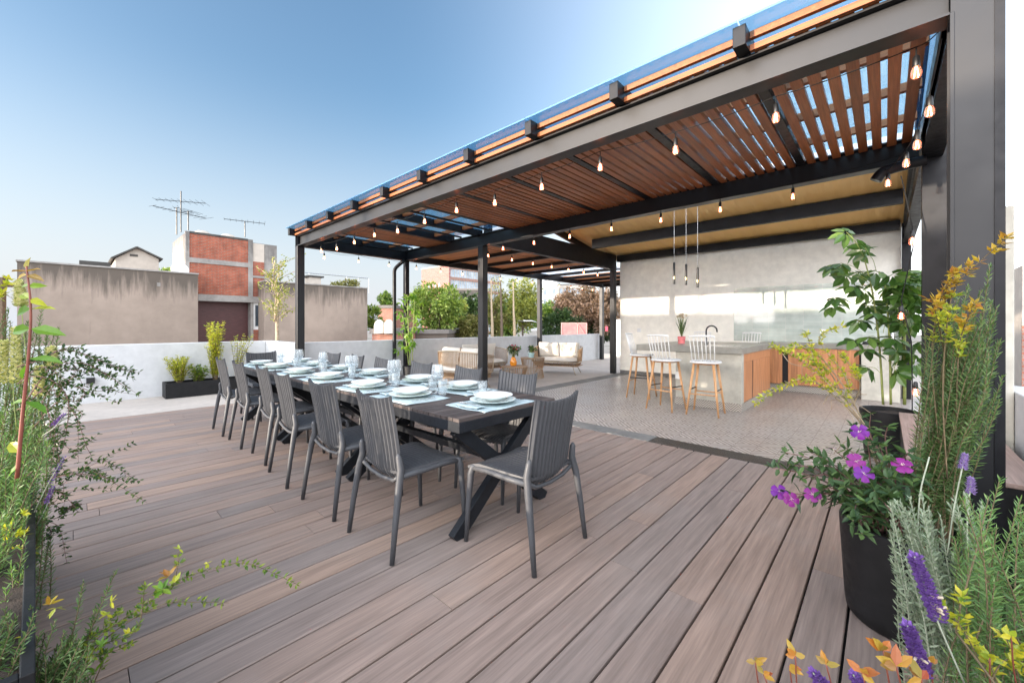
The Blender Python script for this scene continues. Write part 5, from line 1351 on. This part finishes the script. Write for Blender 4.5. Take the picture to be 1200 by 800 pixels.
M['pinkframe'] = simple('faded_pink_frame', (.45,.25,.23), .7, .15, 5)
c0 = at_d(657.5, 378, 24); c1 = at_d(688, 378, 24); d = c1-c0; L = d.length; r = empty('pink_mesh_sign_frame', (c0.x, c0.y, CH-.6), math.atan2(d.y, d.x)); tag(r, 'pink mesh panel in a pale frame with a diagonal brace above the parapet', 'panel')
H = c0.z - (CH-.6); MB().box((.05,.03,0),(L-.05,.05,H-.03)).build('mesh_sheet', M['pinkmesh'], r)
m = MB(); 
for x_ in (0, L*.62, L-.06): m.box((x_,0,-1),(x_+.06,.029,H))
m.box((.061,0,H-.06),(L-.061,.028,H)); m.bar((L*.66,.0,H-.1),(L-.1,.0,.02),.03,.06,up=V((0,1,0))); m.build('frame', M['pinkframe'], r)
m = MB(); q = on_y(711, 385, 16.2); m.box((q.x-.06,16.185,q.z-.1),(q.x+.06,16.198,q.z+.1)); tag(m.build('small_red_sign', M['redflower']), 'small red mark fixed on the white end wall', 'sign')
# street lamp seen between posts
a = at_d(613, 376, 26); m = MB(); m.tube([(a.x+.8,a.y+.5,-9),(a.x+.8,a.y+.5,a.z-.1),(a.x+.5,a.y+.3,a.z),(a.x,a.y,a.z)], .04, n=6); m.box((a.x-.35,a.y-.1,a.z-.04),(a.x+.1,a.y+.1,a.z+.06)); tag(m.build('street_lamp', M['chrome']), 'grey street lamp head among the trees left of the third post', 'street lamp')

# ------------------------------------------------------------------ trees
def treemat(name, cols): return leafmat(name, cols, .5, .3)
TM = {'lime': treemat('lime_crown', [(.08,.14,.03),(.22,.30,.06),(.38,.44,.12)]), 'green': treemat('green_crown', [(.04,.09,.02),(.09,.16,.03),(.18,.24,.05)]), 'olive': treemat('olive_crown', [(.10,.12,.03),(.20,.19,.06),(.32,.28,.11)]),
 'pinkish': treemat('russet_crown', [(.10,.065,.045),(.18,.115,.08),(.26,.18,.135)]), 'dark': treemat('dark_crown', [(.015,.035,.012),(.03,.06,.018),(.05,.09,.025)]), 'yellow': treemat('yellow_crown', [(.2,.22,.04),(.34,.34,.08),(.1,.14,.03)])}
def tree(label, px, d, pytop, pybot, wpx, mat, n=3500, leafsz=.16, trunk=True, gaps=.5, name='tree', cat='tree', nclump=26, bark='bark', seed=None):
    rg = random.Random(seed if seed is not None else int(px*7+d)); c = at_d(px, (pytop+pybot)/2, d); hh = (pybot-pytop)/2/F*d; ww = wpx/2/F*d
    r = empty(name, (c.x, c.y, -9)); tag(r, label, cat); ctr = V((0,0,c.z+9)); m = MB(); clumps = []
    for k in range(nclump):
        while True:
            v_ = rv(rg)
            if .25 < v_.length < 1: break
        q = ctr + V((v_.x*ww*.85, v_.y*ww*.85, v_.z*hh*.85)); clumps.append((q, rg.uniform(.22,.42)*min(ww,hh)))
    for k in range(n):
        q, rad = clumps[rg.randrange(nclump)]; v_ = V((rg.gauss(0,1), rg.gauss(0,1), rg.gauss(0,1))).normalized()
        p = q + v_*rad*(rg.random()**.35)*rg.uniform(.7,1.15)
        leaf2(m, p, (v_ + rv(rg,.9)).normalized(), (UP + rv(rg,.8)), leafsz*rg.uniform(.6,1.4), leafsz*rg.uniform(.35,.7))
    m.build('crown', TM[mat], r)
    t_ = MB(); R0 = max(.06, ww*.07); top = ctr + V((0,0,-hh*.2)); pts = curve([V((rg.uniform(-.2,.2),0,0)), V((rg.uniform(-.3,.3)*ww*.3,0,top.z*.55)), top, ctr + V((0,0,hh*.6))], 12); t_.tube(pts, taper(len(pts), R0, R0*.25), n=8)
    for q, rad in clumps[:16]: s_ = ctr + V((0,0,-hh*rg.uniform(.0,.9))); t_.tube(curve([s_, s_.lerp(q,.5)+V((0,0,-hh*.05))+rv(rg,.1), q], 6), taper(7, R0*.35, R0*.08), n=5)
    t_.build('trunk', M[bark], r)
tree('big lime green tree behind the climbing plant', 512, 26, 330, 396, 66, 'lime', 7500, .22, nclump=40)
tree('small lime bush left of the drainpipe', 438, 27, 355, 395, 20, 'lime', 1500, .2, nclump=14)
tree('distant dark green tree above the red house', 455, 48, 341, 366, 22, 'green', 1500, .35, nclump=14)
tree('olive brown leafy tree below the brick tower', 545, 28, 370, 400, 50, 'olive', 5500, .2, nclump=36)
tree('dark evergreen behind the lime tree', 548, 44, 345, 385, 56, 'dark', 3000, .4, nclump=30)
tree('yellowish round tree in front of the dark house', 538, 38, 350, 370, 16, 'yellow', 1200, .3, nclump=12)
tree('tall loose yellow green tree right of the middle post', 612, 30, 318, 396, 48, 'yellow', 5200, .2, nclump=46, gaps=1)
tree('slim see-through tree close behind the middle post', 580, 30, 322, 400, 36, 'olive', 2600, .2, nclump=34)
tree('dense green tree between middle and third posts', 598, 40, 345, 400, 60, 'green', 4200, .35, nclump=34)
tree('dark rounded evergreen beside the third post', 660, 30, 362, 402, 64, 'dark', 6500, .2, nclump=44)
tree('russet pink blossoming tree beyond the lounge', 682, 42, 332, 386, 74, 'pinkish', 8500, .3, nclump=50)
tree('russet tree behind the last post', 716, 40, 338, 392, 60, 'pinkish', 5500, .3, nclump=40)
tree('dark underlayer of bushes behind the pink panel', 700, 44, 368, 400, 70, 'dark', 3600, .4, nclump=34, name='bush', cat='bush')
tree('green tree behind the pale blue tower foot', 640, 55, 350, 385, 50, 'green', 3200, .45, nclump=30)
tree('far green bush above the grey wall beside the brick building', 197, 34, 311, 330, 18, 'lime', 700, .25, nclump=10, name='bush', cat='bush')
tree('pale bush growing on the right hand grey roof', 405, 26, 327, 340, 40, 'olive', 900, .16, nclump=20, name='bush', cat='bush')
# bare stems
for i, (px, top) in enumerate(((588, 322),(577,328),(571,322),(603,330))):
    a = at_d(px, 400, 27); b = at_d(px-1.5, top, 27); m = MB(); m.tube(curve([V((a.x,a.y,-9)), a, a.lerp(b,.5)+rv(rng,.15), b], 12), taper(13, .14, .03) , n=6)
    o = m.build('bare_tree_trunk', M['bark' if i % 2 == 0 else 'palebark']); tag(o, ['dark thin trunk standing right of the middle post','pale thin trunk just right of the middle post','leaning dark twig trunk touching the middle post edge','pale slim trunk among the loose yellow green tree'][i], 'tree')
# thin tree beyond the wall corner
rg = random.Random(77); pl = Plant('young_tree', (-10.6, 2.9, -9), 'slender young tree with sparse leaves rising behind the wall beside the brick building', 'tree')
tr_, cr_ = pl.mb('trunk'), pl.mb('crown')
tq = [on_x(px, py, -10.6) for px, py in ((325,402),(323,375),(327,350),(321,325),(322,305))]; tq.insert(0, V((tq[0].x, tq[0].y-.05, -9))); c = curve(tq, 30); tr_.tube(c, taper(len(c), .05, .012), n=7)
for k in range(60):
    px = 325 + rg.gauss(0,12); py = 296 + rg.random()**.8*72; e = on_x(px, py, -10.6 + rg.uniform(-.5,.5)); s0 = on_x(323+rg.uniform(-2,2), min(py+14, 385), -10.6)
    tr_.tube(curve([s0, s0.lerp(e,.5)+rv(rg,.03), e], 5), .006, n=4)
    for j in range(12): p = s0.lerp(e, rg.uniform(.4,1.1)) + rv(rg,.06); leaf2(cr_, p, rv(rg).normalized(), UP+rv(rg,.6), rg.uniform(.05,.1), rg.uniform(.025,.045))
pl.done({'trunk': M['palebark'], 'crown': TM['yellow']})

# ------------------------------------------------------------------ unseen house and tank added behind the camera to shape the sun
hh = empty('shade_blocker_house', (-9, -5, 0)); tag(hh, 'unseen house added behind the camera to block the low sun', 'building')
hh.location = (-12.3, -12, -9)
MB().box((-.1,-1,13.55),(2.3,0,14.7)).build('water_tank', M['white_wall'], hh)  # unseen block added to stop sun reaching the upper kitchen wall
for xx in (0,2.1): MB().box((xx,-.6,12.903),(xx+.1,-.5,13.549)).build('tank_blocker_leg', M['black'], hh)
MB().box((0,-1,0),(1.9,0,12.9)).build('wall', M['white_wall'], hh); MB().box((6.8,-1,0),(17,0,12.9)).build('wall', M['white_wall'], hh)
MB().box((1.901,-.6,0),(6.799,-.3,10.5)).build('blocker_sill', M['white_wall'], hh); MB().box((1.901,-1,11.35),(6.799,0,12.9)).build('lintel', M['white_wall'], hh)  # opening left in the added house so low sun reaches the chairs

# ------------------------------------------------------------------ sun, sky, camera
SUN_AZ = 17.0; SUN_EL = 5.6
w = bpy.data.worlds.new('World'); sc.world = w; w.use_nodes = True
nt = w.node_tree; bg = nt.nodes['Background']; sky = nt.nodes.new('ShaderNodeTexSky'); sky.sky_type = 'NISHITA'; sky.sun_disc = False
el = R(SUN_EL); az = R(SUN_AZ)
sd = V((-sin(az)*cos(el), -cos(az)*cos(el), sin(el)))
sky.sun_elevation = el; sky.sun_rotation = math.atan2(sd.x, sd.y)
sky.air_density = 1.0; sky.dust_density = 3.0; sky.ozone_density = 2.0; sky.altitude = 0
hs_ = nt.nodes.new('ShaderNodeHueSaturation'); hs_.inputs['Saturation'].default_value = 1.08; hs_.inputs['Value'].default_value = .79; nt.links.new(sky.outputs[0], hs_.inputs['Color'])
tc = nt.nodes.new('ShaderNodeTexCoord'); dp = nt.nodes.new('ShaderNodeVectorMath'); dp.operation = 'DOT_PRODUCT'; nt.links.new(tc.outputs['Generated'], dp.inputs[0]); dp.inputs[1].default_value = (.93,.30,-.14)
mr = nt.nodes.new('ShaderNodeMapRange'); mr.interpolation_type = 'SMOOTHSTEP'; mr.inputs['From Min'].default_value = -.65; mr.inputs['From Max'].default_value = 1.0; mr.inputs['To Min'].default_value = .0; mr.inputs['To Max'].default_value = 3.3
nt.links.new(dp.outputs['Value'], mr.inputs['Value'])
hz = nt.nodes.new('ShaderNodeVectorMath'); hz.operation = 'SCALE'; hz.inputs[0].default_value = (.93,.92,.92); nt.links.new(mr.outputs[0], hz.inputs['Scale'])  # rightward haze added to the sky, also lifts light on deck and kitchen
sx = nt.nodes.new('ShaderNodeSeparateXYZ'); nt.links.new(tc.outputs['Generated'], sx.inputs[0])
m2 = nt.nodes.new('ShaderNodeMapRange'); m2.interpolation_type = 'SMOOTHSTEP'; m2.inputs['From Min'].default_value = .5; m2.inputs['From Max'].default_value = -.05; m2.inputs['To Min'].default_value = 0; m2.inputs['To Max'].default_value = .95; nt.links.new(sx.outputs[2], m2.inputs['Value'])

a2 = nt.nodes.new('ShaderNodeMix'); a2.data_type = 'RGBA'; a2.inputs[7].default_value = (1.14,1.20,1.32,1); tm = nt.nodes.new('ShaderNodeVectorMath'); tm.operation = 'MULTIPLY'; tm.inputs[1].default_value = (1.0,.96,.95); nt.links.new(hs_.outputs[0], tm.inputs[0]); nt.links.new(m2.outputs[0], a2.inputs[0]); nt.links.new(tm.outputs[0], a2.inputs[6])
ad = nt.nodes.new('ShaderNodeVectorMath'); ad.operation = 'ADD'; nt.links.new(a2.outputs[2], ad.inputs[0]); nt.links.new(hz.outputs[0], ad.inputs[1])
# added glow behind the camera, fills kitchen wall, chairs and beam
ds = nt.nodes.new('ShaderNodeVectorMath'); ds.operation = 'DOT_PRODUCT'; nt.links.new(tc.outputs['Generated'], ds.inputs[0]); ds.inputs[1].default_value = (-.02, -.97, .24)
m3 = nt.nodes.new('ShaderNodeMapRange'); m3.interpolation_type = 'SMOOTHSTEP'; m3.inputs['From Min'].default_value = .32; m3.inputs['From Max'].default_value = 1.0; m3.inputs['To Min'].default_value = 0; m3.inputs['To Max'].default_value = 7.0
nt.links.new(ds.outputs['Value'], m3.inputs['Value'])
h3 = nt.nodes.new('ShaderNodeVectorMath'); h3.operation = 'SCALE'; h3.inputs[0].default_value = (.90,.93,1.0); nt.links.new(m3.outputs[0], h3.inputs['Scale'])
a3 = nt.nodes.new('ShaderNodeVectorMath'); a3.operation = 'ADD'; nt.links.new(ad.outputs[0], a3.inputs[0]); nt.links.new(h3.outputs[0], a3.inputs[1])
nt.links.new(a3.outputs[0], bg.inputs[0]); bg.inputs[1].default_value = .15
sl = bpy.data.lights.new('sun', 'SUN'); sl.energy = 2.0; sl.angle = R(.6); sl.color = (1.0,.86,.70)
so = bpy.data.objects.new('sun', sl); COL.objects.link(so); so.rotation_euler = sd.to_track_quat('Z', 'Y').to_euler(); so.location = (0,0,30)
cam = bpy.data.cameras.new('camera'); cam.lens = F/1200*36; cam.sensor_width = 36; cam.sensor_fit = 'HORIZONTAL'; cam.shift_y = -19/1200; cam.clip_end = 2000; cam.clip_start = .05
co_ = bpy.data.objects.new('camera', cam); COL.objects.link(co_); co_.location = (0,0,CH); co_.rotation_euler = (R(90), 0, YAW); sc.camera = co_
sc.view_settings.view_transform = 'Standard'; sc.view_settings.look = 'None'; sc.view_settings.gamma = 1; sc.view_settings.exposure = 2.35
sc.cycles.max_bounces = 8; sc.cycles.transparent_max_bounces = 24; sc.cycles.caustics_reflective = False; sc.cycles.caustics_refractive = False
sc.cycles.use_denoising = True; sc.cycles.sample_clamp_indirect = 6
